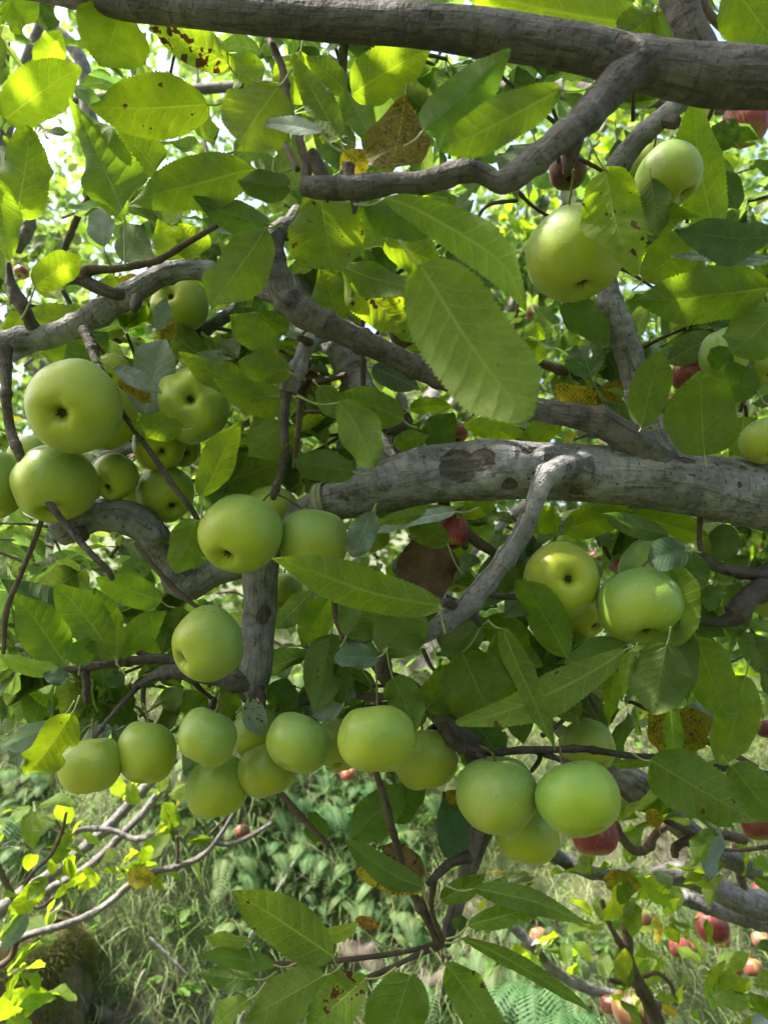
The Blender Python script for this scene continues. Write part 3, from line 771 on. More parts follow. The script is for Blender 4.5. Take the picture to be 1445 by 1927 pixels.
def hero_leaf(bx, by, tx, ty, w, kind, d, dd=0.0, roll=0.0, side='b', bend=0.0, fold=0.42, curl=0.15, wave=0.20, stalk=None, spots=0.0, a=0.62, b=0.78,
              tint=(1, 1, 1), bites=(), twist=0.0, parent=None, org=None, serr=0.07, label=None):
    parent = parent or TREE
    org = org or ORG
    p0 = P(bx, by, d)
    p1 = P(tx, ty, d + dd)
    L = (p1 - p0).length
    Y = (p1 - p0).normalized()
    toc = (CAMLOC - (p0 + p1) / 2).normalized()
    Nn = toc - Y * toc.dot(Y)
    Nn.normalize()
    if side == 'b':
        Nn = -Nn
    ro = math.radians(roll)
    Nn = Matrix.Rotation(ro, 3, Y) @ Nn
    W = 0.95 * w * d / FPX / max(math.cos(ro), 0.5)
    NLEAF[0] += 1
    rl = random.Random(NLEAF[0] * 7)
    curl += rl.uniform(-.10, .18)
    wave += rl.uniform(-.02, .30)
    fold *= rl.uniform(.6, 1.5)
    twist += rl.uniform(-.5, .5)
    V, F, UV = leaf_geo(L, W, ns=66 if w > 60 else 44 if w > 34 else 24, nc=5, fold=fold, curl=curl, wave=wave, bend=bend, a=a, b=b, serr=serr, seed=NLEAF[0], bites=bites, twist=twist)
    mtx = frame(Y, Nn)
    R_ = np.array(mtx)
    # bring the curled tip back to where it is seen
    tipv = V[len(V) - 1]
    V = V @ R_.T
    me = np_mesh('leaf', V, F, M[kind], uvs=UV)
    o = link('leaf', me, parent, loc=p0 - org)
    j = RNG.uniform(0.88, 1.12)
    o.color = (tint[0] * j, tint[1] * j, tint[2] * j, spots)
    if label:
        o['label'] = label
    # stalk
    if stalk is None or stalk is False:
        q = p0 - Y * L * 0.20 + Vector((0, 0, -0.002))
    else:
        q = P(stalk[0], stalk[1], stalk[2] if len(stalk) > 2 else d)
    if stalk is not False:
        v, f, uv, sc = stalk_geo(q - p0, Vector((0, 0, 0)) + Y * 0.002, 0.00085 if d > .5 else 0.0007)
        link('stalk', np_mesh('stalk', v, f, M['stalk'], uvs=uv), o)
    return o


H = hero_leaf
YG = (1.15, 1.08, 0.8)
OL = (0.95, 0.86, 0.7)
PG = (1.25, 1.2, 1.5)
# upper left
H(8, 226, 138, 118, 104, 'b', .74, .02, 8, stalk=(-14, 262), a=.5, b=.5, fold=.1)
H(30, 408, 62, 254, 108, 'b', .70, .02, -10, stalk=(12, 450), tint=(.85, .85, .8), a=.5, b=.5, fold=.12, bites=((-1, .78, .12, .25),))
H(-5, 345, 22, 492, 60, 'b', .66, 0, 15, spots=.5)
H(64, 538, 150, 480, 66, 'b', .72, .01, 0, stalk=(40, 600), tint=YG, a=.5, b=.55)
H(50, 575, 10, 640, 40, 'b', .85, .01, 0)
H(232, 12, 190, 128, 140, 'b', .62, .01, -12, tint=(.9, .9, .8), a=.7, b=.75, fold=.15)
H(432, 118, 285, 40, 78, 'b', .66, 0, 10, stalk=(445, 140), spots=.95, tint=YG)
H(0, 25, 58, 45, 52, 'b', .9, .0, 20, tint=PG)
H(20, -30, 30, 60, 85, 'b', 1.0, .0, 30, tint=PG)
H(393, 196, 196, 205, 112, 'b', .66, .01, -14, stalk=(425, 190), spots=.45, fold=.2, tint=YG, bites=((-1, .93, .04, .5),), a=.5, b=.62)
H(525, 160, 428, 296, 128, 'b', .56, -.02, 12, stalk=(548, 130), tint=OL, spots=.1, a=.5, b=.7)
H(484, 318, 262, 396, 96, 'g', .64, .02, -15, stalk=(550, 318), tint=(.95, .9, .8), bend=-.14, a=.55, b=.8)
H(548, 350, 448, 343, 62, 'd', .57, 0, 10, stalk=(568, 350), a=.5, b=.6)
H(236, 412, 162, 218, 92, 'g', .68, .02, -42, stalk=(236, 500), fold=.7, tint=(.95, 1, .9), wave=.3)
H(293, 322, 240, 248, 82, 'b', .80, 0, 0, tint=(1.0, 1.0, 1.2))
H(300, 365, 390, 300, 60, 'b', .84, 0, -20, tint=(1.0, 1.0, 1.1))
H(508, 420, 374, 388, 60, 'd', .66, 0, 20, stalk=(532, 425), tint=(1.1, 1.1, .8), bend=.06)
H(502, 426, 398, 592, 100, 'g', .64, -.02, 20, stalk=(528, 418), tint=(1.0, .95, .8), a=.55, b=.55)
H(455, 480, 400, 580, 70, 'b', .74, .02, 20, tint=YG, spots=.3)
H(196, 462, 180, 380, 52, 'u', .88, 0, -10, side='t')
H(230, 490, 275, 425, 80, 'u', .98, 0, 20, side='t', stalk=(200, 520))
H(335, 500, 300, 420, 60, 'b', .86, .0, 20, tint=YG)
H(375, 480, 345, 425, 70, 'b', .86, .0, 10, tint=YG)
H(215, 20, 270, 70, 40, 'b', 1.0, 0, 20, tint=PG)
H(75, 130, 115, 60, 55, 'b', 1.1, 0, 10, tint=PG)
# top centre
H(608, 250, 468, 210, 34, 'u', .52, .03, 25, side='t', fold=.35, stalk=(642, 285), tint=(.85, .95, 1.0))
H(640, 262, 560, 125, 60, 'g', .66, .02, 10, fold=.5, tint=(.8, .8, .8))
H(652, 172, 588, 106, 52, 'g', .72, 0, 0, fold=.4, tint=(.7, .7, .8))
H(695, 250, 648, 172, 64, 'g', .70, .02, 20, tint=(.9, .9, .9))
H(640, 262, 575, 225, 40, 'g', .64, .02, 20, tint=(.9, .9, .9))
H(660, 178, 785, 92, 100, 'b', .80, .02, 0, tint=YG, spots=.35, stalk=(640, 200))
H(565, 95, 540, 205, 90, 'b', .82, 0, 10, tint=YG)
H(432, 100, 500, 180, 70, 'b', .72, 0, 10, tint=YG, spots=.6)
H(762, 180, 738, 350, 122, 's', .60, -.01, -8, stalk=(766, 158), tint=(.38, .36, .6), a=.8, b=.5, fold=.12, label='brown-edged yellowing leaf hanging point down', serr=.02)
H(640, 320, 700, 290, 50, 's', .66, 0, 20)
H(795, 245, 935, 132, 92, 'd', .50, .02, -12, stalk=(760, 275), tint=(1.5, 1.5, 1.0), a=.55, b=.6)
H(1055, 166, 820, 282, 88, 'g', .47, .0, 14, stalk=(1120, 160), tint=(1.0, 1.0, .9), fold=.12, bend=.05, a=.6, b=.6)
H(1215, 45, 860, 5, 120, 'b', .72, .02, 10, tint=YG, stalk=(1240, 60))
H(1000, 20, 1120, 30, 90, 'b', .78, .02, 10, tint=YG)
H(1235, 22, 1160, 85, 78, 'g', .66, 0, 0, stalk=(1240, 0), tint=(.75, .75, .8))
H(1235, 22, 1272, 100, 66, 'g', .66, 0, 0, stalk=(1240, 0), tint=(.9, .9, .9))
H(1370, -40, 1470, 96, 120, 'b', .60, 0, 10, tint=(.9, .9, .8))
H(1445, 20, 1380, 60, 50, 'b', .75, 0, 10, tint=YG)
H(600, 352, 628, 520, 150, 'b', .60, 0, 0, stalk=(640, 350), spots=.6, tint=(.95, .92, .8), a=.6, b=.5, fold=.1)
H(665, 385, 720, 470, 110, 'b', .68, 0, 0, stalk=(666, 370), spots=.2, tint=YG)
H(685, 388, 822, 436, 72, 'd', .57, 0, -15, tint=(1.5, 1.5, 1.0), stalk=(667, 380), bend=-.05)
H(720, 372, 1018, 572, 80, 'b', .54, -.02, 8, stalk=(666, 384), tint=(1.0, 1.05, .8), bend=.24, fold=.18, a=.65, b=.55)
H(720, 450, 835, 498, 80, 'b', .74, 0, 0, tint=YG, spots=.2)
H(780, 380, 870, 430, 70, 'b', .80, 0, 0, tint=YG)
H(640, 498, 802, 575, 66, 'g', .68, .0, -28, stalk=(625, 488), tint=(.9, .9, .9), fold=.3)
H(640, 502, 770, 625, 90, 'b', .70, .0, 30, stalk=(625, 490), spots=.75, tint=(1.35, 1.15, .9), label='yellowing leaf with a dark torn edge')
H(788, 496, 972, 818, 182, 'b', .47, -.015, 6, stalk=(752, 452), tint=(.92, .9, .7), spots=.12, fold=.12, a=.42, b=.42, bend=.05, wave=.08, label='largest green leaf with one brown spot beside its midrib')
H(1140, 318, 1185, 528, 118, 'b', .66, -.01, -8, stalk=(1108, 262), spots=.62, tint=YG, a=.42, b=.6, fold=.1, bend=-.06)
H(1450, 540, 1194, 566, 112, 'g', .70, 0, -10, stalk=(1480, 535), bend=.05, tint=(.95, .95, .9))
H(1480, 560, 1375, 690, 125, 'g', .72, 0, 8, tint=(.95, .95, .9))
H(1450, 445, 1275, 452, 88, 't', .64, .0, -24, side='t', fold=.5, stalk=(1490, 440), bend=-.05)
H(1460, 490, 1268, 474, 30, 'u', .66, .0, 20, side='t', fold=.4, tint=(.62, .72, .74), stalk=False)
H(1208, 525, 1322, 442, 98, 'b', .80, 0, 0, stalk=(1190, 545), spots=.2, tint=YG)
H(1345, 438, 1285, 205, 92, 'b', .86, 0, 0, stalk=(1360, 465), tint=(1.1, 1.08, 1.3), spots=.1)
H(1225, 335, 1240, 445, 60, 'd', .72, 0, 10, tint=(1, 1, 1))
H(1190, 430, 1310, 400, 60, 'b', .76, 0, 20, tint=(.9, .9, .9))
H(1362, 320, 1385, 400, 52, 'd', .95, 0, 0, tint=(.9, .9, 1.1))
H(1385, 270, 1340, 235, 60, 'd', .92, 0, 0, tint=(.9, .9, 1.3))
H(1207, 802, 1236, 666, 78, 'g', .72, 0, 0, stalk=(1203, 812), a=.45, b=.42, fold=.08, tint=(.95, .95, .9))
H(1262, 795, 1325, 815, 30, 'd', .74, 0, 20, stalk=(1210, 808))
H(1326, 858, 1312, 702, 138, 'g', .70, 0, 5, stalk=(1330, 880), a=.42, b=.62, fold=.1, tint=(.95, .95, .9))
H(1428, 735, 1338, 704, 74, 'd', .74, 0, 0, stalk=(1440, 760), a=.45, b=.42, tint=(1.2, 1.2, 1.0))
H(1375, 690, 1335, 655, 50, 'd', .76, 0, 0, tint=(1.2, 1.2, 1.0))
H(1060, 566, 1148, 640, 70, 'd', .80, 0, 0, tint=(1.4, 1.4, 1.0), a=.5, b=.6)
H(1040, 735, 1138, 755, 42, 's', .92, 0, 20, a=.4, b=.4, label='yellow leaf speckled with dark green')
H(1135, 770, 1172, 715, 52, 's', .90, 0, 20, tint=(.5, .45, .5))
H(1130, 655, 1175, 720, 60, 'd', .95, 0, 20)
H(1108, 672, 1130, 700, 26, 's', 1.0, 0, 0)
H(985, 838, 1048, 795, 56, 'b', .86, 0, 0, tint=YG)
H(870, 800, 990, 815, 40, 'b', .88, 0, 20, tint=YG)
H(880, 640, 960, 720, 60, 'g', .95, 0, 20)
H(1000, 690, 1010, 610, 50, 'b', 1.0, 0, 20, tint=PG)
# middle left
H(272, 782, 305, 636, 84, 'u', .80, 0, -12, side='t', a=.45, b=.35, wave=.3, stalk=(262, 810), label='silvery leaf with pale raised veins, underside up')
H(216, 693, 302, 733, 36, 'u', .74, 0, -20, side='t', stalk=(178, 668), tint=(.85, .8, .95))
H(222, 716, 300, 750, 44, 's', .755, 0, 15, stalk=False, tint=(.8, .8, .8))
H(298, 620, 312, 560, 34, 'u', .82, 0, 20, side='t')
H(300, 612, 325, 640, 50, 's', .84, 0, 10, tint=(.8, .8, .8))
H(345, 808, 256, 800, 54, 'b', .76, 0, 0, spots=.45, tint=YG, stalk=(365, 805), a=.5, b=.5)
H(482, 738, 342, 688, 64, 'b', .76, 0, 10, stalk=(530, 745), bend=-.10, tint=(.9, .9, .9))
H(455, 690, 345, 672, 48, 'u', .86, 0, 15, side='t', tint=(.75, .85, .7))
H(548, 700, 452, 683, 62, 'g', .72, 0, 0, tint=(.85, .85, .8), stalk=(562, 705), a=.5, b=.5)
H(522, 662, 440, 596, 66, 'g', .74, 0, 0, stalk=(548, 690), a=.5, b=.5)
H(545, 620, 480, 590, 50, 'b', .80, 0, 0, tint=YG)
H(378, 935, 442, 786, 70, 'b', .72, 0, 25, stalk=(380, 975), bend=-.12, fold=.4, tint=(1.0, 1.02, .9))
H(548, 760, 408, 735, 76, 'b', .76, 0, 5, tint=YG, stalk=(560, 755), spots=.15)
H(532, 795, 472, 862, 80, 'b', .74, 0, 20, tint=(.85, .85, .8), stalk=(555, 770))
H(398, 918, 545, 862, 84, 'b', .84, 0, 0, tint=OL, spots=.3)
H(520, 840, 420, 830, 60, 'b', .88, 0, 0, tint=YG, spots=.3)
H(668, 888, 553, 868, 64, 'd', .74, 0, 0, tint=(1.3, 1.3, 1.0), stalk=(700, 890), a=.5, b=.5)
H(636, 755, 716, 882, 84, 'g', .66, -.02, 8, stalk=(560, 745), bend=.10, tint=(1.0, 1.0, .9), a=.5, b=.45)
H(600, 725, 645, 790, 50, 'g', .70, 0, 0, tint=(.95, .95, .9))
H(760, 790, 640, 738, 70, 'g', .74, 0, 10, tint=(.95, .95, .9))
H(770, 770, 850, 752, 34, 'b', .80, 0, 20, tint=YG)
H(812, 845, 848, 776, 70, 'd', .86, 0, 0, tint=(1.3, 1.3, 1.3))
H(740, 835, 808, 820, 40, 'b', .80, 0, 0, tint=YG, a=.6, b=.9)
H(640, 605, 605, 508, 88, 'b', .80, 0, 0, tint=YG)
H(690, 545, 600, 520, 60, 'b', .85, 0, 0, tint=YG)
H(830, 622, 735, 625, 46, 'b', .80, 0, 30, tint=YG, stalk=(770, 665))
H(838, 668, 760, 655, 30, 'b', .80, 0, 20, tint=YG)
H(700, 690, 790, 730, 50, 'u', .98, 0, 20, side='t', tint=(.45, .55, .45))
H(560, 640, 530, 590, 50, 'u', .86, 0, 20, side='t')
H(610, 740, 560, 640, 46, 'u', .90, 0, 30, side='t')
H(95, 575, 35, 620, 40, 'b', .9, 0, 20, tint=YG)
H(165, 590, 70, 605, 60, 'b', .88, 0, 10, tint=YG)
H(160, 650, 80, 660, 60, 'g', .88, 0, 10)
H(130, 640, 165, 700, 55, 'g', .86, 0, 10)
H(220, 520, 185, 560, 40, 'b', .9, 0, 10, tint=YG)
H(262, 520, 215, 545, 30, 's', 1.0, 0, 0)
H(275, 570, 225, 610, 50, 'b', .92, 0, 10, tint=(1.1, 1.1, 1.3))
# below the middle limb
H(700, 962, 662, 1050, 56, 'u', .72, 0, -15, side='t', tint=(.55, .68, .72), a=.5, b=.45)
H(705, 970, 700, 1045, 60, 'b', .76, 0, 20, tint=YG)
H(860, 962, 690, 990, 32, 'u', .74, 0, 20, side='t', tint=(.8, .9, .95), stalk=(900, 955))
H(862, 955, 700, 985, 30, 'b', .745, 0, 20, tint=YG, stalk=False)
H(845, 1025, 765, 975, 60, 'b', .76, 0, 0, tint=(.9, .95, .8), stalk=(870, 1080), a=.6, b=.5)
H(832, 1142, 515, 1045, 86, 'b', .66, .0, -10, stalk=(838, 1192), bend=.10, tint=(.95, .98, .85), a=.6, b=.75, fold=.2)
H(812, 985, 800, 1118, 128, 'x', .80, 0, 0, stalk=(806, 960), a=.8, b=.3, label='dried brown leaf with a dark torn edge', wave=.3)
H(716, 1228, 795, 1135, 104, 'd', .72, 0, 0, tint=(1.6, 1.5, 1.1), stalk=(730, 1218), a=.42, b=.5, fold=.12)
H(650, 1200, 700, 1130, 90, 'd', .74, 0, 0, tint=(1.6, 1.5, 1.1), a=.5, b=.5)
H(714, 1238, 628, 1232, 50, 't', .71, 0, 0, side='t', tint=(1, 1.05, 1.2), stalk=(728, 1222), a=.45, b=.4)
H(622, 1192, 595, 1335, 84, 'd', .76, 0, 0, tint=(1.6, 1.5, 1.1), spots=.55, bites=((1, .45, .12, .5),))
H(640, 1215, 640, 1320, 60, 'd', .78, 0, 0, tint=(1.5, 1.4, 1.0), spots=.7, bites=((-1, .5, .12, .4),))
H(738, 1275, 785, 1368, 74, 'g', .72, 0, 0, stalk=(727, 1222), tint=(.85, .85, .7), a=.45, b=.5, bend=.04)
H(620, 1125, 568, 1215, 66, 'b', .84, 0, 10, tint=(1, 1.1, .8), stalk=(628, 1115))
H(370, 978, 332, 1078, 76, 'b', .74, 0, 0, tint=(1.0, 1.05, 1.0), stalk=(392, 966), a=.4, b=.55)
H(306, 1132, 188, 1092, 62, 'b', .80, 0, 10, tint=(1, 1.1, .9), a=.55, b=.6)
H(218, 1240, 125, 1108, 78, 'g', .80, .02, 10, tint=(.75, .85, .7), a=.6, b=.5)
H(222, 1238, 305, 1142, 62, 'g', .80, .02, 20, tint=(.8, .95, .8), stalk=(218, 1250))
H(122, 1248, 40, 1125, 90, 'g', .82, .02, 10, tint=(.75, .85, .75))
H(150, 1180, 12, 1098, 76, 't', .86, 0, 10, tint=(.9, 1, .8))
H(215, 1220, 180, 1105, 60, 'g', .84, 0, 10, tint=(.75, .85, .7))
H(220, 1235, 218, 1165, 44, 'g', .78, 0, 10, tint=(.75, .8, .7))
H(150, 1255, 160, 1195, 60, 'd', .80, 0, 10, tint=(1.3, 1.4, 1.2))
H(260, 1240, 330, 1180, 60, 'b', .90, 0, 10, tint=(.9, 1, 1.1))
H(112, 1262, -5, 1238, 36, 'b', .78, 0, 20, tint=(1, 1.1, .9), bend=.08)
H(130, 1278, 78, 1268, 34, 't', .76, 0, 0, side='t')
H(230, 1262, 205, 1298, 34, 't', .80, 0, 0, side='t')
H(300, 1320, 352, 1308, 48, 'd', .80, 0, 0, tint=(1.2, 1.2, 1.0), a=.42, b=.42)
H(330, 1190, 350, 1140, 60, 'g', .88, 0, 0, tint=(.8, .85, .9))
H(240, 1290, 190, 1380, 70, 'g', .90, 0, 0, tint=(.75, .9, .7))
H(160, 1300, 60, 1310, 60, 'b', .90, 0, 20, tint=(.8, .95, .8))
H(330, 1310, 400, 1345, 50, 'g', .9, 0, 20)
H(136, 1342, 55, 1478, 84, 'b', .70, 0, -12, side='t', stalk=(150, 1310), tint=(1.1, 1.0, .8), a=.5, b=.5, bites=((-1, .5, .08, .45), (1, .8, .06, .3)))
H(118, 1348, -10, 1428, 46, 'u', .74, 0, -20, side='t', tint=(.9, 1, 1.1), stalk=(140, 1320))
H(95, 1372, -10, 1445, 60, 't', .76, 0, 20, side='t')
H(215, 1372, 143, 1398, 38, 'u', .78, 0, 15, side='t', tint=(.6, .66, .62), stalk=(232, 1368))
H(212, 1380, 235, 1370, 24, 'u', .78, 0, 15, side='t', tint=(.6, .66, .62), stalk=False)
H(468, 1315, 492, 1388, 48, 'u', .78, 0, 0, side='t', spots=.6, label='grey leaf with rusty edges over an apple')
H(440, 1300, 400, 1370, 50, 'g', .86, 0, 0)
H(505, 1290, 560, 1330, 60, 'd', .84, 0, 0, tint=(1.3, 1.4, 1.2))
H(645, 1330, 585, 1350, 36, 'u', .76, 0, 10, side='t', wave=.5, tint=(.9, 1, .95), label='small crumpled silvery leaf')
H(648, 1320, 660, 1290, 34, 'u', .78, 0, 10, side='t', wave=.4, tint=(.7, .8, .7))
H(560, 1370, 520, 1310, 60, 'd', .86, 0, 0)
# right lower
H(1066, 1238, 985, 1080, 82, 'b', .74, 0, 0, tint=(.85, .95, .8), a=.5, b=.5)
H(1258, 1222, 1284, 1062, 92, 'b', .72, .01, 0, side='t', stalk=(1246, 1240), tint=(1.3, 1.15, 1.6), a=.5, b=.5, fold=.3, label='pale creased leaf lying over an apple')
H(1292, 1035, 1222, 1050, 66, 't', .72, 0, 0, side='t', a=.4, b=.4)
H(1262, 1008, 1122, 972, 44, 'd', .74, 0, 10, tint=(1.2, 1.2, .9), stalk=(1318, 1040))
H(1060, 998, 1180, 960, 66, 'b', .86, 0, 0, tint=YG)
H(1150, 960, 1330, 1005, 84, 'b', .86, 0, 10, tint=YG)
H(1000, 960, 1050, 1000, 60, 'b', .86, 0, 10, tint=YG)
H(930, 930, 870, 975, 50, 'b', .9, 0, 10, tint=YG)
H(1300, 1040, 1310, 1120, 60, 'd', .76, 0, 10, tint=(1.2, 1.2, 1))
H(1345, 1100, 1330, 1150, 42, 'd', .76, 0, 10, tint=(1.4, 1.4, 1))
H(1362, 985, 1362, 1062, 60, 'd', .80, 0, 10, tint=(1.3, 1.3, 1.2))
H(1255, 1210, 1228, 1340, 112, 'd', .68, 0, 0, tint=(1.25, 1.15, .9), a=.5, b=.42, stalk=(1262, 1180))
H(1268, 1165, 1290, 1310, 70, 'd', .72, 0, 20, tint=(1.2, 1.1, .8))
H(1182, 1212, 1066, 1268, 80, 'g', .74, 0, 0, tint=(.75, .95, .8), stalk=(1200, 1205), a=.5, b=.5)
H(1190, 1222, 1160, 1320, 30, 'b', .70, 0, 20, side='t', tint=(1.2, 1.1, 1.4), stalk=(1200, 1210))
H(1160, 1250, 1138, 1365, 34, 'b', .74, 0, 20, side='t', tint=(1.3, 1.2, 1.3))
H(1178, 1222, 884, 1400, 80, 'b', .71, .0, 14, side='b', stalk=(1188, 1212), tint=(.82, .8, .8), spots=.62, bend=.05, fold=.3, a=.6, b=.55)
H(1308, 1198, 1372, 1358, 88, 'b', .74, 0, 10, tint=YG, spots=.2, stalk=(1298, 1160), a=.55, b=.6)
H(1402, 1272, 1366, 1435, 84, 'b', .76, 0, -5, tint=YG, a=.5, b=.5)
H(945, 1180, 1052, 1405, 52, 'g', .68, 0, 10, stalk=(920, 1170), tint=(1.0, 1.0, .8), bend=-.06, a=.5, b=.8)
H(868, 1225, 925, 1355, 138, 'b', .74, 0, -10, stalk=(905, 1178), tint=(.62, .6, .6), a=.6, b=.45, fold=.15)
H(935, 1185, 1000, 1260, 90, 'b', .78, 0, -10, tint=(.8, .85, .8))
H(800, 1335, 880, 1250, 90, 'b', .78, 0, 10, tint=(.8, .85, 1.2), side='t')
H(800, 1335, 900, 1330, 60, 'b', .79, 0, 20, tint=(.7, .7, 1.0))
H(905, 1175, 830, 1235, 70, 'd', .76, 0, 10, tint=(1.4, 1.4, 1.0))
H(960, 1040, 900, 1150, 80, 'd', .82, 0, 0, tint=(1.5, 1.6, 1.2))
H(985, 1060, 940, 1130, 90, 'g', .84, 0, 0, tint=(.8, .9, .8))
H(900, 1180, 1000, 1190, 60, 'b', .84, 0, 0, tint=(.9, 1, .9))
H(1018, 1085, 955, 1170, 60, 't', .76, 0, 20, side='b')
H(1235, 1325, 1248, 1418, 50, 's', .84, 0, 10)
H(1295, 1330, 1300, 1420, 70, 's', .84, 0, 30, tint=(.7, .75, .8))
H(1345, 1340, 1290, 1370, 60, 'u', .86, 0, 20, side='t')
H(1262, 1318, 1272, 1445, 34, 'b', .72, 0, 30, wave=.5, tint=(.9, .95, .9))
H(1222, 1430, 1392, 1532, 116, 'g', .68, 0, 0, stalk=(1190, 1418), spots=.5, tint=(.9, .95, .8), a=.5, b=.6)
H(1375, 1440, 1460, 1545, 90, 'g', .70, 0, 0, spots=.2, tint=(.9, .95, .8))
H(1150, 1440, 1250, 1432, 20, 'b', .8, 0, 0)
H(1240, 1560, 1222, 1520, 30, 's', 1.0, 0, 0)
# bottom sprig
H(628, 1802, 432, 1670, 92, 'g', .66, 0, 5, stalk=(650, 1838), spots=.5, tint=(.72, .72, .6), a=.5, b=.7, fold=.15)
H(675, 1738, 572, 1778, 28, 'b', .70, 0, 30, stalk=(760, 1788), tint=(1.4, 1.2, 1.3), bend=.12, fold=.4)
H(668, 1732, 715, 1742, 22, 's', .70, 0, 20, stalk=False, tint=(.7, .35, .5), label='small orange-brown patch of a curled leaf')
H(800, 1672, 638, 1585, 52, 'd', .72, 0, 0, stalk=(808, 1712), tint=(1.3, 1.3, .9), bend=.10, a=.55, b=.7)
H(795, 1672, 668, 1648, 40, 's', .74, 0, 10, a=.3, b=.3, label='narrow bright yellow leaf with dark speckles', stalk=(805, 1700))
H(660, 1580, 762, 1478, 84, 'd', .80, 0, 0, stalk=(640, 1600), tint=(1.5, 1.5, 1.0), spots=.4)
H(800, 1650, 715, 1590, 56, 'x', .80, 0, 0, tint=(1.5, 1.7, 1.2), spots=.8)
H(615, 1582, 570, 1530, 46, 'd', .80, 0, 0, stalk=(625, 1592), tint=(1.3, 1.3, 1))
H(612, 1835, 468, 1920, 96, 'g', .64, 0, 5, stalk=(645, 1815), spots=.35, tint=(.78, .78, .65), a=.5, b=.5)
H(485, 1845, 374, 1838, 42, 'd', .66, 0, 0, stalk=(520, 1830), tint=(1.3, 1.3, .9))
H(520, 1818, 378, 1790, 38, 'd', .66, 0, 0, stalk=(560, 1812), tint=(1.4, 1.4, 1))
H(470, 1770, 385, 1772, 26, 'b', .66, 0, 40, stalk=(480, 1810), tint=(.8, .8, .9), fold=.5)
H(470, 1880, 380, 1945, 50, 'b', .64, 0, 30, side='t', tint=(.9, .9, 1.3), stalk=(500, 1850), fold=.5)
H(690, 1840, 560, 1950, 92, 'g', .62, 0, 0, side='t', spots=.85, tint=(1.1, 1.1, .9), stalk=(745, 1822))
H(772, 1835, 722, 1985, 122, 'g', .64, 0, 0, stalk=(795, 1790), spots=.35, tint=(.85, .9, .7), a=.5, b=.5, fold=.22)
H(838, 1815, 928, 1950, 76, 'g', .68, 0, 5, stalk=(810, 1785), spots=.45, tint=(.85, .9, .7), bend=.08)
H(888, 1672, 1088, 1738, 46, 'g', .68, 0, 10, stalk=(840, 1668), tint=(.8, .85, .75), bend=.12, fold=.35)
H(878, 1742, 1050, 1698, 44, 'g', .68, 0, -10, side='t', stalk=(840, 1768), tint=(1.0, 1.0, 1.0))
H(828, 1695, 915, 1652, 46, 'g', .72, 0, 0, side='t', stalk=(818, 1712), tint=(1, 1, .9))
H(862, 1765, 1108, 1890, 30, 'g', .66, 0, 40, stalk=(838, 1775), bend=.10, fold=.5, tint=(.8, .85, .8))
H(860, 1755, 868, 1718, 30, 'd', .74, 0, 0)
H(872, 1625, 842, 1495, 80, 't', .84, 0, 0, side='t', tint=(1.2, 1.3, 1.4))
H(890, 1600, 905, 1530, 60, 'g', .84, 0, 0, tint=(.9, .95, 1))
H(870, 1520, 838, 1484, 26, 's', .84, 0, 20)
H(960, 1590, 990, 1620, 30, 'g', .78, 0, 10)
H(720, 1540, 800, 1480, 70, 'd', .84, 0, 0, tint=(1.4, 1.4, 1))


# ------------------------------------------------------------------ many leaves at once
VARS = [leaf_geo(1.0, w_, ns=7, nc=2, fold=f_, curl=c_, wave=0.3, bend=b_, a=.55, b=.62, serr=0, seed=s_) for (w_, f_, c_, b_, s_) in
        ((.52, .3, .18, .04, 1), (.60, .2, .3, -.05, 2), (.45, .55, .1, .06, 3), (.56, .4, .35, 0, 4), (.50, .15, .05, -.07, 5), (.62, .6, .2, .05, 6))]
VMESH = {}


LOW = [leaf_geo(1.0, w_, ns=4, nc=1, fold=f_, curl=c_, wave=0.3, bend=b_, a=.55, b=.62, serr=0, seed=s_) for (w_, f_, c_, b_, s_) in
       ((.52, .3, .18, .04, 1), (.60, .2, .3, -.05, 2), (.45, .55, .1, .06, 3), (.56, .4, .35, 0, 4), (.50, .15, .05, -.07, 5), (.62, .6, .2, .05, 6))]


def leaf_tf(c, axis, upb, size, rg, spread_=0.9):
    """one leaf of a rosette at c"""
    th = rg.uniform(0, 2 * math.pi)
    a = Vector(axis).normalized()
    o = a.orthogonal().normalized()
    o = Matrix.Rotation(th, 3, a) @ o
    Y = (a * rg.uniform(0.15, 0.8) + o * spread_ + Vector((0, 0, -rg.uniform(0.1, 0.75)))).normalized()
    Nn = Vector((rg.gauss(0, .45), rg.gauss(0, .45), upb + rg.gauss(0, .35)))
    st = rg.uniform(0.15, 0.35) * size
    return Vector(c) + Y * st, Y, Nn, size * rg.uniform(0.65, 1.12), Vector(c)


def mass_mesh(name, tfs, tints, org, stalks=True, mat='mass', low=False):
    """tfs: list of (base, Y, N, size, root)"""
    Vs, Fs, Us, Ts = [], [], [], []
    off = 0
    for k, (p, Y, Nn, sz, root) in enumerate(tfs):
        v, f, u = (LOW if low else VARS)[k % 6]
        R_ = np.array(frame(Y, Nn)) * sz
        Vs.append(v @ R_.T + np.array(p - org))
        Fs.append(f + off)
        Us.append(u)
        Ts.append(np.tile(np.array(tints[k])[None], (len(v), 1)))
        off += len(v)
        if stalks:
            q = np.array(root - org)
            p_ = np.array(p - org)
            s = R_[:, 0] * 0.012
            Vs.append(np.array([q - s, q + s, p_ + s, p_ - s]))
            Fs.append(np.array([[off, off + 1, off + 2, off + 3]], dtype=np.int32))
            Us.append(np.array([[0, .5]] * 4))
            Ts.append(np.tile(np.array([1.3, 1.2, 1.0])[None], (4, 1)))
            off += 4
    return np_mesh(name, np.vstack(Vs), np.vstack(Fs).astype(np.int32), M[mat], uvs=np.vstack(Us), tint=np.vstack(Ts))


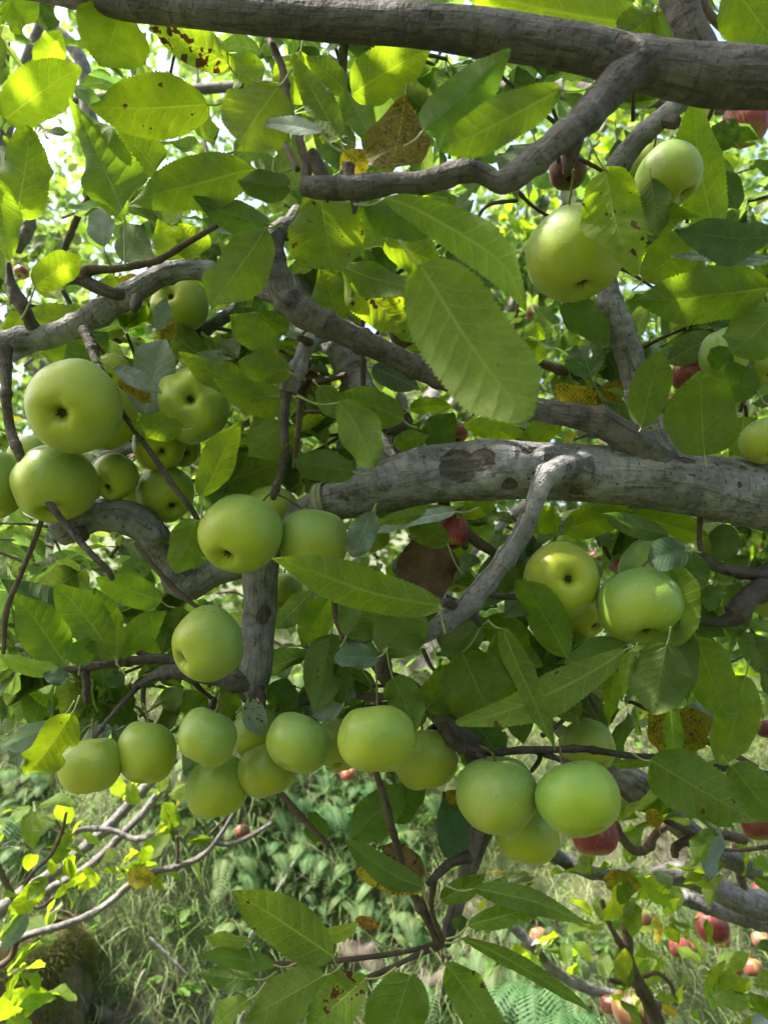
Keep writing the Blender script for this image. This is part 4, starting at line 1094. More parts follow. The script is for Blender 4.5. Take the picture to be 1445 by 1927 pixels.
def shared_leaf(kind, k):
    key = (kind, k % 6)
    if key not in VMESH:
        v, f, u = VARS[k % 6]
        VMESH[key] = np_mesh('leaf', v, f, M[kind], uvs=u)
    return VMESH[key]


def leaf_obj(tf, kind, tint, parent, org, k, spots=0.0):
    p, Y, Nn, sz, root = tf
    o = bpy.data.objects.new('leaf', shared_leaf(kind, k))
    COL.objects.link(o)
    o.parent = parent
    m = frame(Y, Nn).to_4x4()
    o.matrix_local = Matrix.Translation(p - org) @ m @ Matrix.Diagonal((sz, sz, sz, 1))
    o.color = (*tint, spots)
    return o


def rand_tint(rg, lo=0.7, hi=1.25):
    b = rg.uniform(lo, hi)
    y = rg.gauss(0, .10)
    return (b * (1 + y), b, b * rg.uniform(0.7, 1.3))


def in_frame(p, margin=60):
    q = project(p)
    return q is not None and -margin < q[0] < 1445 + margin and -margin < q[1] < 1927 + margin


def sun_gap(c):
    """openings in the crowns through which the sun falls on the bank in patches"""
    if c.z < 1.9:
        return False
    y0 = 2.4
    for z1 in (0.5, 1.2):
        q = c - SUN_DIR * ((c.z - z1) / SUN_DIR.z)
        if -1.7 < q.x < 1.8 and 1.6 < q.y < 3.5:
            return mnoise.noise(Vector((q.x * 2.4, q.y * 2.4, 2.0))) > -0.50
    return False


# ------------------------------------------------------------------ second layer of the near tree
rg = random.Random(5)
fill = []
FILLS = [(90, 60, 1.15), (330, 60, 1.1), (600, 150, .95), (760, 120, 1.0), (900, 200, .92), (1010, 180, .9), (900, 420, .95), (1010, 260, .88), (1050, 420, .95), (1180, 420, .95), (1330, 250, 1.0), (1400, 380, 1.0),
         (1120, 60, .9), (1000, 10, .9), (700, 20, .9), (540, 120, .95), (430, 330, .92), (330, 430, .95), (120, 560, .98), (250, 620, .98), (200, 660, .92), (480, 480, .92), (620, 560, .9), (740, 560, .9),
         (860, 560, .95), (560, 660, .92), (470, 640, .92), (500, 800, .88), (600, 820, .9), (660, 800, .92), (430, 900, .92), (740, 850, .95), (900, 850, 1.0), (560, 900, .9), (1060, 660, 1.1), (1000, 980, .92),
         (1100, 960, .92), (1200, 960, .92), (950, 980, .92), (780, 1000, .9), (700, 1060, .9), (560, 1150, .95), (820, 1100, .9), (960, 1200, .88), (1060, 1200, .9), (940, 1260, .86), (840, 1280, .88), (1100, 1280, .88),
         (1000, 1330, .86), (700, 1280, .86), (600, 1260, .9), (540, 1280, .9), (420, 1260, .95), (300, 1160, .95), (200, 1160, .95), (100, 1180, .95), (60, 1230, .95), (240, 1300, .92), (360, 1320, .9), (130, 1340, .95),
         (300, 1020, 1.0), (200, 1050, 1.05), (1180, 1330, .95), (1320, 1100, .95), (1380, 1250, 1.0), (1290, 1460, .95), (1400, 760, .9), (1330, 600, .95), (1420, 620, .95), (1240, 620, 1.0), (880, 1350, .9), (480, 1340, .95),
         (400, 700, .9), (350, 560, .98), (30, 560, .95), (1390, 60, .8), (1200, 80, .85), (1230, 60, .9), (640, 460, .9), (720, 420, .9), (830, 440, .9), (560, 200, .85), (930, 120, .85), (620, 90, .9), (850, 100, .88)]
for (x, y, d) in FILLS:
    c = P(x + rg.uniform(-15, 15), y + rg.uniform(-15, 15), d + rg.uniform(-.03, .08))
    ax = Vector((rg.gauss(0, .5), rg.gauss(0, .5), rg.uniform(-.3, .8)))
    tb = c - ax.normalized() * rg.uniform(.05, .13) + Vector((rg.uniform(-.02, .02), .03, rg.uniform(-.02, .02)))
    tube_obj('twig', [(tb, .0028), (tb.lerp(c, .55) + Vector((rg.uniform(-.01, .01), 0, rg.uniform(-.006, .012))), .0024), (c, .0022)], M['bark_twig'], TREE, ORG, per=6, sides=7, bump=.12)
    for k in range(rg.randint(4, 7)):
        fill.append(leaf_tf(c, ax, .75, 0.078, rg))
rg.shuffle(fill)
room = max(0, 300 - NLEAF[0])
for k, tf in enumerate(fill[:room]):
    kind = rg.choices(['b', 'g', 'd', 'u'], [.62, .22, .1, .06])[0]
    leaf_obj(tf, kind, rand_tint(rg, .8, 1.2), TREE, ORG, k, spots=rg.choice([0, 0, .3, .6]))
rest = fill[room:]
REDS = [(1402, 232), (1068, 322), (772, 618), (838, 628), (1298, 708), (1262, 772), (1176, 830), (1182, 1042), (848, 1000), (860, 816), (40, 512), (1005, 590), (1120, 1050), (288, 1200)]
for n in range(85):
    x, y = rg.choice([(rg.uniform(300, 1420), rg.uniform(1020, 1340)), (rg.uniform(700, 1440), rg.uniform(150, 800)), (rg.uniform(380, 900), rg.uniform(420, 900)), (rg.uniform(0, 320), rg.uniform(1050, 1330))])
    if any((x - a_) ** 2 + (y - b_) ** 2 < 95 ** 2 for a_, b_ in REDS):
        continue
    c = P(x, y, rg.uniform(.87, 1.05))
    ax = Vector((rg.gauss(0, .6), rg.gauss(0, .6), rg.uniform(-.5, .8)))
    for k in range(rg.randint(3, 6)):
        rest.append(leaf_tf(c, ax, .7, 0.072, rg))
# deeper layer of the crown behind the fruit
for n in range(320):
    x, y, d = rg.uniform(-60, 1500), rg.uniform(-80, 1400), rg.uniform(1.1, 2.0)
    if x < 430 and y < 430 and rg.random() < .6:
        continue
    if y > 1250 and rg.random() < .5:
        continue
    if d < 1.35 and any((x - a_) ** 2 + (y - b_) ** 2 < 90 ** 2 for a_, b_ in REDS):
        continue
    c = P(x, y, d)
    ax = Vector((rg.gauss(0, .6), rg.gauss(0, .6), rg.uniform(-.3, 1)))
    if n % 3 == 0:
        tb = c - ax.normalized() * rg.uniform(.08, .2)
        tube_obj('twig', [(tb, .0034), (tb.lerp(c, .5) + Vector((.008, 0, .006)), .0028), (c, .002)], M['bark_twig'], TREE, ORG, per=4, sides=6, bump=0)
    for k in range(rg.randint(4, 7)):
        rest.append(leaf_tf(c, ax, .7, 0.075, rg))
# crown above the picture
for n in range(1150):
    x, y, z = rg.uniform(-2.6, 1.6), rg.uniform(-1.0, 1.7), rg.uniform(2.45, 3.7)
    if y > 0.3 and project((x, y, z)) and project((x, y, z))[1] > -200 and y < 1.5:
        continue
    c = Vector((x, y, z))
    if sun_gap(c):
        continue
    ax = Vector((rg.gauss(0, .6), rg.gauss(0, .6), rg.uniform(-.2, 1)))
    for k in range(6):
        rest.append(leaf_tf(c, ax, .8, 0.08, rg))
for n in range(430):  # extra rosettes added out of view to shade the upper-left leaves
    c = Vector((rg.uniform(-2.3, -.25), rg.uniform(.15, 1.5), rg.uniform(2.5, 3.4)))
    if project(c) and project(c)[1] > -120:
        continue
    ax = Vector((rg.gauss(0, .6), rg.gauss(0, .6), rg.uniform(-.2, 1)))
    for k in range(6):
        rest.append(leaf_tf(c, ax, .8, 0.085, rg))
# unseen foliage added behind the camera to darken the surfaces facing it
for n in range(1500):
    a_ = rg.uniform(math.radians(190), math.radians(350))
    rr_ = rg.uniform(1.0, 1.9)
    c = Vector((math.cos(a_) * rr_ * 1.25, math.sin(a_) * rr_, rg.uniform(.75, 3.0)))
    ax = Vector((rg.gauss(0, .6), rg.gauss(0, .6), rg.uniform(-.2, 1)))
    for k in range(5):
        rest.append(leaf_tf(c, ax, .8, 0.085, rg))
link('foliage', mass_mesh('foliage', rest, [rand_tint(rg) for _ in rest], ORG), TREE, kind='stuff')

# ------------------------------------------------------------------ apples
def apple_geo(nu=44, nv=30, seed=0, lump=0.0, squash=0.89, bite=None):
    rg2 = random.Random(seed)
    ph = rg2.uniform(0, 6.28)
    sk = rg2.uniform(-.12, .12)
    V, F = [], []
    for i in range(nv + 1):
        t = math.pi * i / nv
        for j in range(nu):
            a = 2 * math.pi * j / nu
            low = max(0, -math.cos(t))
            lobe = 1 + 0.035 * low ** 2 * math.cos(5 * a + ph) + 0.012 * math.cos(5 * a + ph) * max(0, math.cos(t)) ** 2
            r = (math.sin(t) ** 0.88 if 0 < t < math.pi else 0) * (1 + 0.05 * math.cos(t)) * lobe
            z = squash * math.cos(t)
            dt = 0.46 * math.exp(-(r / 0.20) ** 1.6) + 0.05 * math.exp(-(r / .5) ** 2)
            db = 0.31 * math.exp(-(r / 0.17) ** 1.9) + 0.09 * math.exp(-(r / .36) ** 2)
            z += -dt if z > 0 else db
            if z < 0:
                z += 0.014 * math.cos(5 * a + ph) * math.exp(-((r - .33) / .16) ** 2) + 0.012 * math.cos(9 * a + ph * 2) * math.exp(-((r - .18) / .08) ** 2)
            x, y = r * math.cos(a), r * math.sin(a)
            z += sk * x
            k = 1 + (0.05 + lump) * mnoise.noise(Vector((x * 1.6 + seed * 3, y * 1.6, z * 1.6)))
            V.append((x * k, y * k, z * k))
    for i in range(nv):
        for j in range(nu):
            F.append((i * nu + j, (i + 1) * nu + j, (i + 1) * nu + (j + 1) % nu, i * nu + (j + 1) % nu))
    return np.array(V), np.array(F, dtype=np.int32)


ASK = []
for s in range(5):
    v, f = apple_geo(seed=s)
    ASK.append(v)
    ASK[-1] = (v, f)
APM = {(c, s): np_mesh('skin', ASK[s][0], ASK[s][1], M[c]) for c in ('apple', 'apple_red') for s in range(5)}
LV, LF = apple_geo(seed=9, lump=.16)
APM['lumpy'] = np_mesh('skin', LV, LF, M['apple'])


def calyx_mesh():
    """dried sepals, a small ragged star in the blossom end"""
    V, F = [], []
    rg2 = random.Random(3)
    for k in range(5):
        a = 2 * math.pi * k / 5
        for s in (-1, 1):
            V.append((0.05 * math.cos(a + s * .5), 0.05 * math.sin(a + s * .5), -0.60))
        V.append((0.10 * math.cos(a + .1), 0.10 * math.sin(a + .1), -0.67))
        V.append((0.085 * math.cos(a + .35), 0.085 * math.sin(a + .35), -0.73 + rg2.uniform(-.04, .03)))
        b = k * 4
        F += [(b, b + 1, b + 2), (b + 1, b + 3, b + 2), (b, b + 2, b + 3)]
    n0 = len(V)
    for k in range(10):
        a = 2 * math.pi * k / 10
        V.append((0.085 * math.cos(a), 0.085 * math.sin(a), -0.615))
    V.append((0, 0, -0.58))
    for k in range(10):
        F.append((n0 + k, n0 + (k + 1) % 10, n0 + 10))
    for k in range(9):
        a = rg2.uniform(0, 6.28)
        r = rg2.uniform(.01, .05)
        b = len(V)
        V += [(r * math.cos(a), r * math.sin(a), -.58), (r * math.cos(a) + .012, r * math.sin(a), -.58), (r * 1.5 * math.cos(a), r * 1.5 * math.sin(a), -.76)]
        F.append((b, b + 1, b + 2))
    return np_mesh('calyx', V, F, M['calyx'], smooth=False)


CAL = calyx_mesh()


def cam_dir(dx, dy, back=False):
    """a direction seen from the camera: dx right, dy down in the picture, the rest towards (or away from) the camera"""
    z = math.sqrt(max(0.0, 1 - dx * dx - dy * dy))
    return (RIGHT * dx - UP * dy - FWD * (z if not back else -z)).normalized()


def apple(x, y, r, d, cal, label, red=False, back=False, sy=1.0, tint=(1, 1, 1), stem=None, group=None, lumpy=False, k=None):
    name = 'red_apple' if red else 'green_apple'
    R = r / FPX * d
    loc = P(x, y, d)
    o = thing(name, loc, label, 'apple', group or ('red apples on the tree behind' if red else 'green apples hanging on the near tree'))
    k = RNG.randrange(5) if k is None else k
    dirn = cam_dir(cal[0], cal[1], back)          # calyx end points this way
    rot = (-dirn).to_track_quat('Z', 'Y').to_matrix() @ Matrix.Rotation(RNG.uniform(0, 6.28), 3, 'Z')
    m4 = rot.to_4x4() @ Matrix.Diagonal((R * RNG.uniform(.97, 1.03), R, R * sy * RNG.uniform(.96, 1.08), 1))
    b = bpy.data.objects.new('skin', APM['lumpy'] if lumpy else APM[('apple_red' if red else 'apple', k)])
    COL.objects.link(b)
    b.parent = o
    b.matrix_local = m4
    j = RNG.uniform(.93, 1.07)
    b.color = (tint[0] * j, tint[1] * j, tint[2], 1)
    c = bpy.data.objects.new('calyx', CAL)
    COL.objects.link(c)
    c.parent = o
    c.matrix_local = m4
    up = -dirn
    s0 = up * R * 0.40
    if stem is not None:
        s1 = P(stem[0], stem[1], stem[2] if len(stem) > 2 else d) - loc
    else:
        s1 = up * R * 1.05 + Vector((RNG.uniform(-.2, .2), RNG.uniform(-.1, .3), 1)).normalized() * R * 0.45
    mid = up * R * 0.85 + (s1 - up * R * .85) * 0.15
    path = catmull(np.array([[*s0, .0014], [*mid, .0012], [*((mid + s1) / 2 + Vector((0, 0, .002))), .0011], [*s1, .0015]]), 6)
    v, f, uv, sc = tube_geo(path, 7, 0)
    link('stem', np_mesh('stem', v, f, M['stem'], uvs=uv), o)
    return o


A = apple
A(140, 766, 88, .74, (0.0, .30), 'large green apple at the far left with its dark blossom end facing out', k=1, sy=1.0)
A(103, 912, 76, .79, (.05, .86), 'green apple directly beneath the large far-left one, crossed by a thin twig', stem=(62, 860, .80))
A(-12, 915, 60, .80, (.1, .9), 'green apple cut off by the left edge beside the twig-crossed one', sy=1.15)
A(62, 862, 44, .86, (-.2, .6), 'sliver of a pale green apple showing above the twig-crossed apple')
A(196, 786, 62, .82, (.3, .5), 'yellowish green apple half hidden behind the large far-left apple', tint=(1.1, 1.03, .7))
A(212, 705, 40, .90, (.1, .3), 'small pale green apple peeping out between the left branch and the silvery leaf')
A(362, 764, 66, .82, (.18, -.12), 'lumpy misshapen green apple with a dimpled blossom end beside the silvery leaf', lumpy=True, tint=(1.05, 1.1, 1.5), sy=1.15)
A(300, 838, 50, .86, (.4, .4), 'yellow-green apple behind the small leaf with one brown spot', tint=(1.1, 1.05, .8))
A(345, 845, 34, .90, (.4, .4), 'dull green apple wedged behind the leaf just under the lumpy apple', tint=(.9, .9, .7))
A(215, 898, 43, .84, (-.05, .55), 'small pointed green apple with its blossom end down, under the short sawn branch end', sy=1.15)
A(312, 930, 54, .88, (.5, .6), 'green apple of a hidden pair just left of the double apples, right one')
A(270, 932, 42, .90, (-.1, .7), 'green apple of a hidden pair, left one, behind a hanging leaf')
A(338, 574, 54, .92, (-.22, -.20), 'green apple under the left branch with its blossom end turned up to view', tint=(1.05, 1.05, 1.1))
A(296, 572, 40, .97, (-.3, .3), 'small part of a green apple just left of the one under the left branch')
A(208, 604, 34, 1.0, (.1, .4), 'pale apple glimpsed through leaves below the left branch')
A(452, 1006, 76, .74, (-.32, .66), 'green apple of the centre-left cluster with its dark blossom end low on the left side', stem=(512, 925, .755))
A(590, 1020, 67, .77, (.2, .9), 'green apple of the centre-left cluster resting against the middle limb', stem=(522, 930, .755))
A(512, 962, 52, .84, (0, .8), 'green apple tucked behind the centre-left cluster below the knobbly spur', stem=(516, 932, .76))
A(391, 1212, 71, .75, (-.66, .40), 'single green apple in front of the lower fork, blossom end to the left', stem=(412, 1140, .80))
A(172, 1442, 57, .76, (.1, .93), 'leftmost apple of the low row, topped by a grey leaf', tint=(1.15, 1.03, .75))
A(275, 1416, 55, .78, (0, .9), 'tall green apple second from left in the low row, hanging on a brown stem', sy=1.18, stem=(270, 1325, .80), tint=(1.1, 1.02, .75))
A(390, 1387, 56, .75, (-.30, .90), 'upper apple of the pair third from left in the low row')
A(410, 1482, 61, .80, (.2, .9), 'lower apple of the pair third from left in the low row', tint=(1.05, 1, .75))
A(482, 1382, 46, .82, (.2, .8), 'apple under the rusty-edged grey leaf in the low row')
A(502, 1450, 57, .80, (.3, .9), 'yellow-green apple below and behind the middle of the low row', tint=(1.12, 1.03, .7))
A(561, 1400, 62, .76, (-.40, .84), 'round green apple in the middle of the low row with its blossom end bottom left', stem=(600, 1330, .78))
A(640, 1402, 48, .83, (0, .8), 'dull green apple hidden behind the largest of the low row', tint=(.9, .9, .8))
A(710, 1391, 75, .72, (0, .97), 'largest apple of the low row, hanging on a long straight stem', stem=(707, 1240, .735), tint=(1.12, 1.04, .75))
A(800, 1430, 62, .80, (.1, .9), 'green apple just right of the largest one of the low row', tint=(1.08, 1.02, .75))
A(936, 1496, 76, .73, (0, .97), 'left one of the two big low right apples touching each other', stem=(905, 1405, .75))
A(990, 1568, 60, .80, (0, .95), 'apple behind and below the two big low right apples', tint=(1.1, 1.03, .7))
A(1087, 1504, 79, .70, (.30, .72), 'right one of the two big low right apples, blossom end at its lower right', tint=(.88, 1.0, .85))
A(1105, 1408, 52, .83, (.3, .6), 'apple behind the thin dark twig above the two big low right apples', tint=(1.05, 1.0, .9))
A(1056, 1092, 73, .78, (0.02, -.14), 'green apple right of the slanting twig showing its blossom dimple squarely', k=2, tint=(1.08, 1.04, .95))
A(1100, 1158, 46, .86, (.3, .5), 'yellowish apple behind the one that shows its dimple squarely', tint=(1.2, 1.08, .8))
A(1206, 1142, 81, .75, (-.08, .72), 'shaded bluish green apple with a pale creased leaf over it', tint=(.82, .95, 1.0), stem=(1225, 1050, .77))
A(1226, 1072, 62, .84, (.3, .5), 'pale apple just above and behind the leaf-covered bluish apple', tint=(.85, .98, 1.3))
A(1082, 478, 90, .72, (.10, .93), 'biggest apple at upper right, half covered by a brown-spotted bright leaf', stem=(1080, 320, .62))
A(1259, 330, 61, .76, (.42, .84), 'green apple at upper right with a curved stem below the top limb', stem=(1235, 250, .77))
A(1220, 312, 50, .84, (.3, .8), 'pale green apple tucked behind the upper right one with the curved stem')
A(1362, 668, 46, .84, (0, .8), 'half-hidden pale apple behind dark round leaves at the right', tint=(.9, 1, 1.2), sy=1.15)
A(1440, 830, 46, .78, (0, .8), 'apple cut by the right edge, resting on top of the middle limb', tint=(1, 1, .9))
A(1452, 1130, 36, .82, (0, .8), 'small apple cut by the right edge beside the gnarled fork')
A(1440, 690, 34, .86, (0, .8), 'apple cut by the right edge above the resting one')
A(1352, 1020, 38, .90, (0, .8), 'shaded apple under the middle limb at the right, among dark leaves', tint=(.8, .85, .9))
A(1085, 985, 30, .98, (0, .8), 'small pale apple glimpsed just under the middle limb')
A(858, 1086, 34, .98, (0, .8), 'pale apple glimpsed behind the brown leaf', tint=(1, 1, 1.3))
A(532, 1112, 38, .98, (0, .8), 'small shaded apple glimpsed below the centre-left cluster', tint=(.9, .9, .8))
A(1012, 1140, 34, .95, (0, .8), 'small apple part seen just below left of the dimpled one')

# red apples of the trees behind
def R_(x, y, r, d, label, tint=(1, 1, 1), cal=(0, .85), sy=1.0):
    return A(x, y, r, d, cal, label, red=True, tint=tint, sy=sy)


R_(1402, 232, 42, 1.12, 'pink apple below the top limb at the right', (1.3, 1.6, 1.6))
R_(1068, 322, 36, 1.12, 'dark red apple behind the spur of the dark twisting branch', (.45, .5, .5))
R_(776, 618, 50, .93, 'dark red apple behind the bright leaves above the long branch', (.6, .8, .7))
R_(838, 628, 38, 1.12, 'brownish red apple just right of the dark one above the long branch', (.8, 1, .8))
R_(1298, 706, 34, .92, 'rosy apple right of the round single leaf', (1.2, 1.5, 1.4))
R_(1262, 772, 34, 1.12, 'orange-red apple partly hidden by the round single leaf', (1.2, 1.3, .7))
R_(1252, 820, 26, 1.12, 'orange sliver of an apple at the branch crotch', (1.3, 1.4, .8))
R_(1176, 830, 32, 1.12, 'reddish apple resting against the limb behind the branch crotch', (.8, 1, 1))
R_(1182, 1042, 46, 1.1, 'dark maroon apple behind the pale one right of centre', (.5, .7, .7))
R_(850, 1002, 33, .83, 'bright red apple right behind the dried brown leaf', (1.2, 1, 1), sy=1.1)
R_(860, 816, 20, .98, 'small pink-red apple above the middle limb', (1.2, 1.5, 1.4))
R_(1118, 1572, 44, .95, 'red apple directly under the right one of the two big low right apples', (1, 1, 1), sy=1.0)
R_(1172, 1722, 34, 1.7, 'tan-coloured apple behind the thin dark stem', (1.1, 3.2, 1.3))
R_(1212, 1730, 22, 1.8, 'brownish apple just right of the tan one', (1.0, 3.0, 1.2))
R_(1340, 1746, 31, 1.6, 'deep red apple hanging under the sloping grey branch', (.9, .9, .9))
R_(1360, 1770, 15, 1.75, 'orange apple peeping out below the deep red one', (1.4, 4, 1.6))
R_(1280, 1785, 20, 1.7, 'crimson apple of the small low pair', (1.1, 1.2, 1.2))
R_(1298, 1786, 17, 1.8, 'darker apple of the small low pair', (.8, 1, 1))
R_(1013, 1763, 17, 1.9, 'small pinkish apple above the sloping lower branch', (1.5, 4.5, 2.2))
R_(1416, 1822, 18, 1.8, 'small red-green apple at the lower right edge', (1, 2, 1.2))
R_(1384, 1824, 15, 1.9, 'smaller red apple left of the lower right edge one', (1.1, 1.4, 1.3))
R_(1432, 1770, 17, 1.8, 'pale pink apple at the right edge above the small red pair', (1.3, 3.5, 2))
R_(1430, 1552, 32, 1.12, 'reddish brown apple at the right edge behind big spotted leaves', (.9, 1.2, .9))
R_(1440, 1372, 18, 1.12, 'dark red apple at the right edge beside the long bright leaf', (.6, .8, .8))
R_(1436, 1680, 22, 1.5, 'shaded red apple at the right edge behind the forked branches', (.7, .9, .9))
R_(1196, 1904, 42, 1.6, 'large russet apple at the bottom edge right of the ferns', (.7, 2.2, .9))
R_(1150, 1892, 20, 1.7, 'small pink apple among leaves left of the dark stem', (1.4, 3, 2.2))
R_(456, 1566, 15, 1.7, 'small red apple low behind the row of green ones', (.8, 1.4, 1.0))
R_(655, 1458, 15, 1.5, 'rosy apple peeping below the largest of the low row', (1.4, 2.5, 2))
R_(790, 1470, 24, 1.4, 'dark red apple edge under the apple right of the largest', (.8, 1, 1))
R_(40, 512, 14, 1.4, 'small pink apple behind the left knobbly branch', (1.3, 2, 2))
R_(182, 1206, 15, 1.5, 'pink scrap of an apple behind the dark green rosette', (1.4, 2.5, 3))
R_(288, 1200, 18, 1.5, 'dark red apple beside the single apple of the lower fork', (.7, .8, .8))
R_(185, 1240, 14, 1.5, 'crimson scrap of an apple behind the lower left twig', (.9, .9, 1.2))
R_(1005, 590, 16, 1.6, 'small rosy apple behind the tip of the long curved leaf', (1.2, 2, 1.6))
R_(1120, 1050, 14, 1.5, 'tiny red apple right of the dimpled green one', (1.2, 1, 1))

# elastic budding tie round the limb
tie = thing('grafting_tie', P(608, 940, .80), 'pale green elastic band tied round the narrowing end of the middle limb', 'tie')
cen = P(612, 948, .815)
axd = (P(690, 926, .80) - P(560, 965, .82)).normalized()
o1 = axd.orthogonal().normalized()
o2 = axd.cross(o1)
for (rad, sh, wd, tl) in ((38 / FPX * .815, 0, .0040, 0.0), (39.5 / FPX * .815, .001, .0032, 0.22)):
    V, F, UVs = [], [], []
    for k in range(48):
        a = 2 * math.pi * k / 48
        rr = rad * (1.0 + 0.03 * math.sin(3 * a)) + .0006
        c = cen + (o1 * math.cos(a) + o2 * math.sin(a)) * rr + axd * (sh + tl * rad * math.cos(a + 1))
        nrm = (o1 * math.cos(a) + o2 * math.sin(a))
        for (s, t_) in ((-1, 0), (1, 0), (1, 1), (-1, 1)):
            V.append(c + axd * s * wd + nrm * t_ * .0009 - tie.location)
    for k in range(48):
        for q in range(4):
            F.append((k * 4 + q, k * 4 + (q + 1) % 4, ((k + 1) % 48) * 4 + (q + 1) % 4, ((k + 1) % 48) * 4 + q))
    link('band', np_mesh('band', V, np.array(F, dtype=np.int32), plain_mat('tie_rubber', (0.24, 0.27, 0.15), (0.32, 0.34, 0.22), 80, .5)), tie)

# dried blossom remains on the spur
dc = thing('dried_blossom_cluster', P(580, 716, .765), 'dark shrivelled blossom cluster stuck to the short sawn spur', 'dried blossoms')
for k in range(16):
    c = Vector((rg.gauss(0, .006), rg.gauss(0, .005), rg.gauss(-.004, .008)))
    v, f, u = leaf_geo(1, .7, ns=4, nc=1, fold=.8, curl=.7, wave=.6, seed=k)
    m = frame(Vector((rg.gauss(0, 1), rg.gauss(0, 1), rg.gauss(0, 1))), Vector((rg.gauss(0, 1), rg.gauss(0, 1), 1)))
    link('petal', np_mesh('petal', v @ (np.array(m) * rg.uniform(.008, .016)).T + np.array(c), f, M['calyx'], uvs=u), dc)


# ------------------------------------------------------------------ trees behind
NBG = [0]


def grow_tree(base, height, spread_, seed, label, leaves, lsize, mat='bark_pale', green=1.0, lean=(0, 0), extra=None, cut_low=None, dense=1.0):
    rg3 = random.Random(seed)
    base = Vector(base)
    base.z = bank_h(base.x, base.y) - 0.03
    t = thing('apple_tree', base, label, 'tree', 'apple trees standing behind the near one')
    top = base + Vector((lean[0], lean[1], height * .45))
    tube_obj('trunk', [(base - Vector((0, 0, .15)), .09), (base + Vector((0, 0, .1)), .07), ((base + top) / 2 + Vector((rg3.uniform(-.05, .05), 0, 0)), .055), (top, .045)], M[mat], t, base, per=8, sides=16, bump=.06)
    tips = []
    nl = 7
    for k in range(nl):
        a = 2 * math.pi * (k + rg3.uniform(-.3, .3)) / nl
        out = spread_ * rg3.uniform(.65, 1.05)
        st = base.lerp(top, rg3.uniform(.30, 1.0))
        e = st + Vector((math.cos(a) * out, math.sin(a) * out, height * rg3.uniform(-.06, .50)))
        m1 = st.lerp(e, .35) + Vector((rg3.uniform(-.1, .1), rg3.uniform(-.1, .1), .12))
        m2 = st.lerp(e, .7) + Vector((rg3.uniform(-.15, .15), rg3.uniform(-.15, .15), .08))
        tube_obj('limb', [(st, .036), (m1, .028), (m2, .018), (e, .008)], M[mat], t, base, per=6, sides=10, bump=.05)
        for q in range(9):
            f = rg3.uniform(.2, 1)
            s = m1.lerp(m2, f) if f < .6 else m2.lerp(e, (f - .6) / .4)
            g = s + Vector((rg3.gauss(0, .35), rg3.gauss(0, .35), rg3.gauss(.1, .38))) * spread_ * .62
            mm = s.lerp(g, .5) + Vector((rg3.uniform(-.06, .06), rg3.uniform(-.06, .06), rg3.uniform(-.02, .08)))
            tube_obj('branch', [(s, .010), (mm, .007), (g, .003)], M['bark_twig'], t, base, per=4, sides=6, bump=0)
            tips.append((s, mm, g))
    tfs = []
    n = 0
    while n < leaves:
        s, mm, g = rg3.choice(tips)
        f = rg3.uniform(.15, 1.1)
        c = s.lerp(mm, f * 2) if f < .5 else mm.lerp(g, f * 2 - 1)
        c = c + Vector((rg3.gauss(0, .10), rg3.gauss(0, .10), rg3.gauss(0, .10))) * dense
        if cut_low is not None and cut_low(c):
            n += 1
            continue
        ax = Vector((rg3.gauss(0, .6), rg3.gauss(0, .6), rg3.uniform(-.3, 1)))
        for k in range(rg3.randint(4, 7)):
            tfs.append(leaf_tf(c, ax, .55, lsize, rg3))
            n += 1
    if extra:
        tfs += extra(rg3)
    tfs.sort(key=lambda q: (0 if in_frame(q[0], 0) else 1, (q[0] - CAMLOC).length))
    near, rest_ = tfs[:300], tfs[300:]
    for k, tf in enumerate(near):
        kd = rg3.choices(['b', 'g', 'd', 'u', 's'], [.47, .34, .12, .06, .01])[0]
        leaf_obj(tf, kd, tuple(v * green for v in rand_tint(rg3, .8, 1.25)), t, base, k)
    tn = []
    for _ in rest_:
        q = rand_tint(rg3, .7, 1.3)
        r0 = rg3.random()
        if r0 < .08:
            q = (1.9, 1.6, 2.6)            # silvery undersides
        elif r0 < .115:
            q = (2.8, 1.7, .6)             # yellowed
        tn.append(tuple(v * green for v in q))
    link('foliage', mass_mesh('foliage', rest_, tn, base, low=base.y > 4), t, kind='stuff')
    return t, base


def low_gap(c):
    """open part of the view, where the bank is seen under the crowns"""
    q = project(c)
    if q is None:
        return True
    x, y, d = q
    if sun_gap(c):
        return True
    if d < 1.05:
        return True
    lim = 1440 if 330 < x < 830 else (1560 if x <= 330 else 1500)
    if x > 1000:
        lim = 1900
    if y > lim and not (x > 1000):
        return True
    if x > 960 and y > 1480:
        return (mnoise.noise(Vector((x * .012, y * .012, 0))) > -0.12)
    if x < 420 and y < 420 and mnoise.noise(Vector((x * .011 + 4, y * .011, 3))) > 0.22:
        return True
    return False


T_L, B_L = grow_tree((-1.75, 2.75, 0), 3.3, 1.35, 21, 'pale-barked apple tree at the left with sunlit branches hanging over the bank', 4200, .072, green=1.05, cut_low=low_gap)
T_R, B_R = grow_tree((1.95, 2.55, 0), 3.2, 1.45, 22, 'apple tree at the right behind, bearing the red and tan apples', 7000, .072, cut_low=low_gap)
T_C, B_C = grow_tree((0.25, 3.7, 0), 3.4, 1.6, 23, 'apple tree in the middle on top of the terrace bank', 8000, .078, cut_low=low_gap)
grow_tree((-2.6, 5.6, 0), 4.2, 1.9, 24, 'farther apple tree on the upper terrace seen through gaps at the left', 6500, .09, cut_low=low_gap)
grow_tree((2.4, 5.9, 0), 4.4, 2.0, 25, 'farther apple tree on the upper terrace seen through gaps at the right', 7000, .09, cut_low=low_gap)
grow_tree((-0.3, 7.6, 0), 5.6, 2.3, 26, 'tallest and farthest apple tree behind the middle one', 8000, .10, cut_low=low_gap)


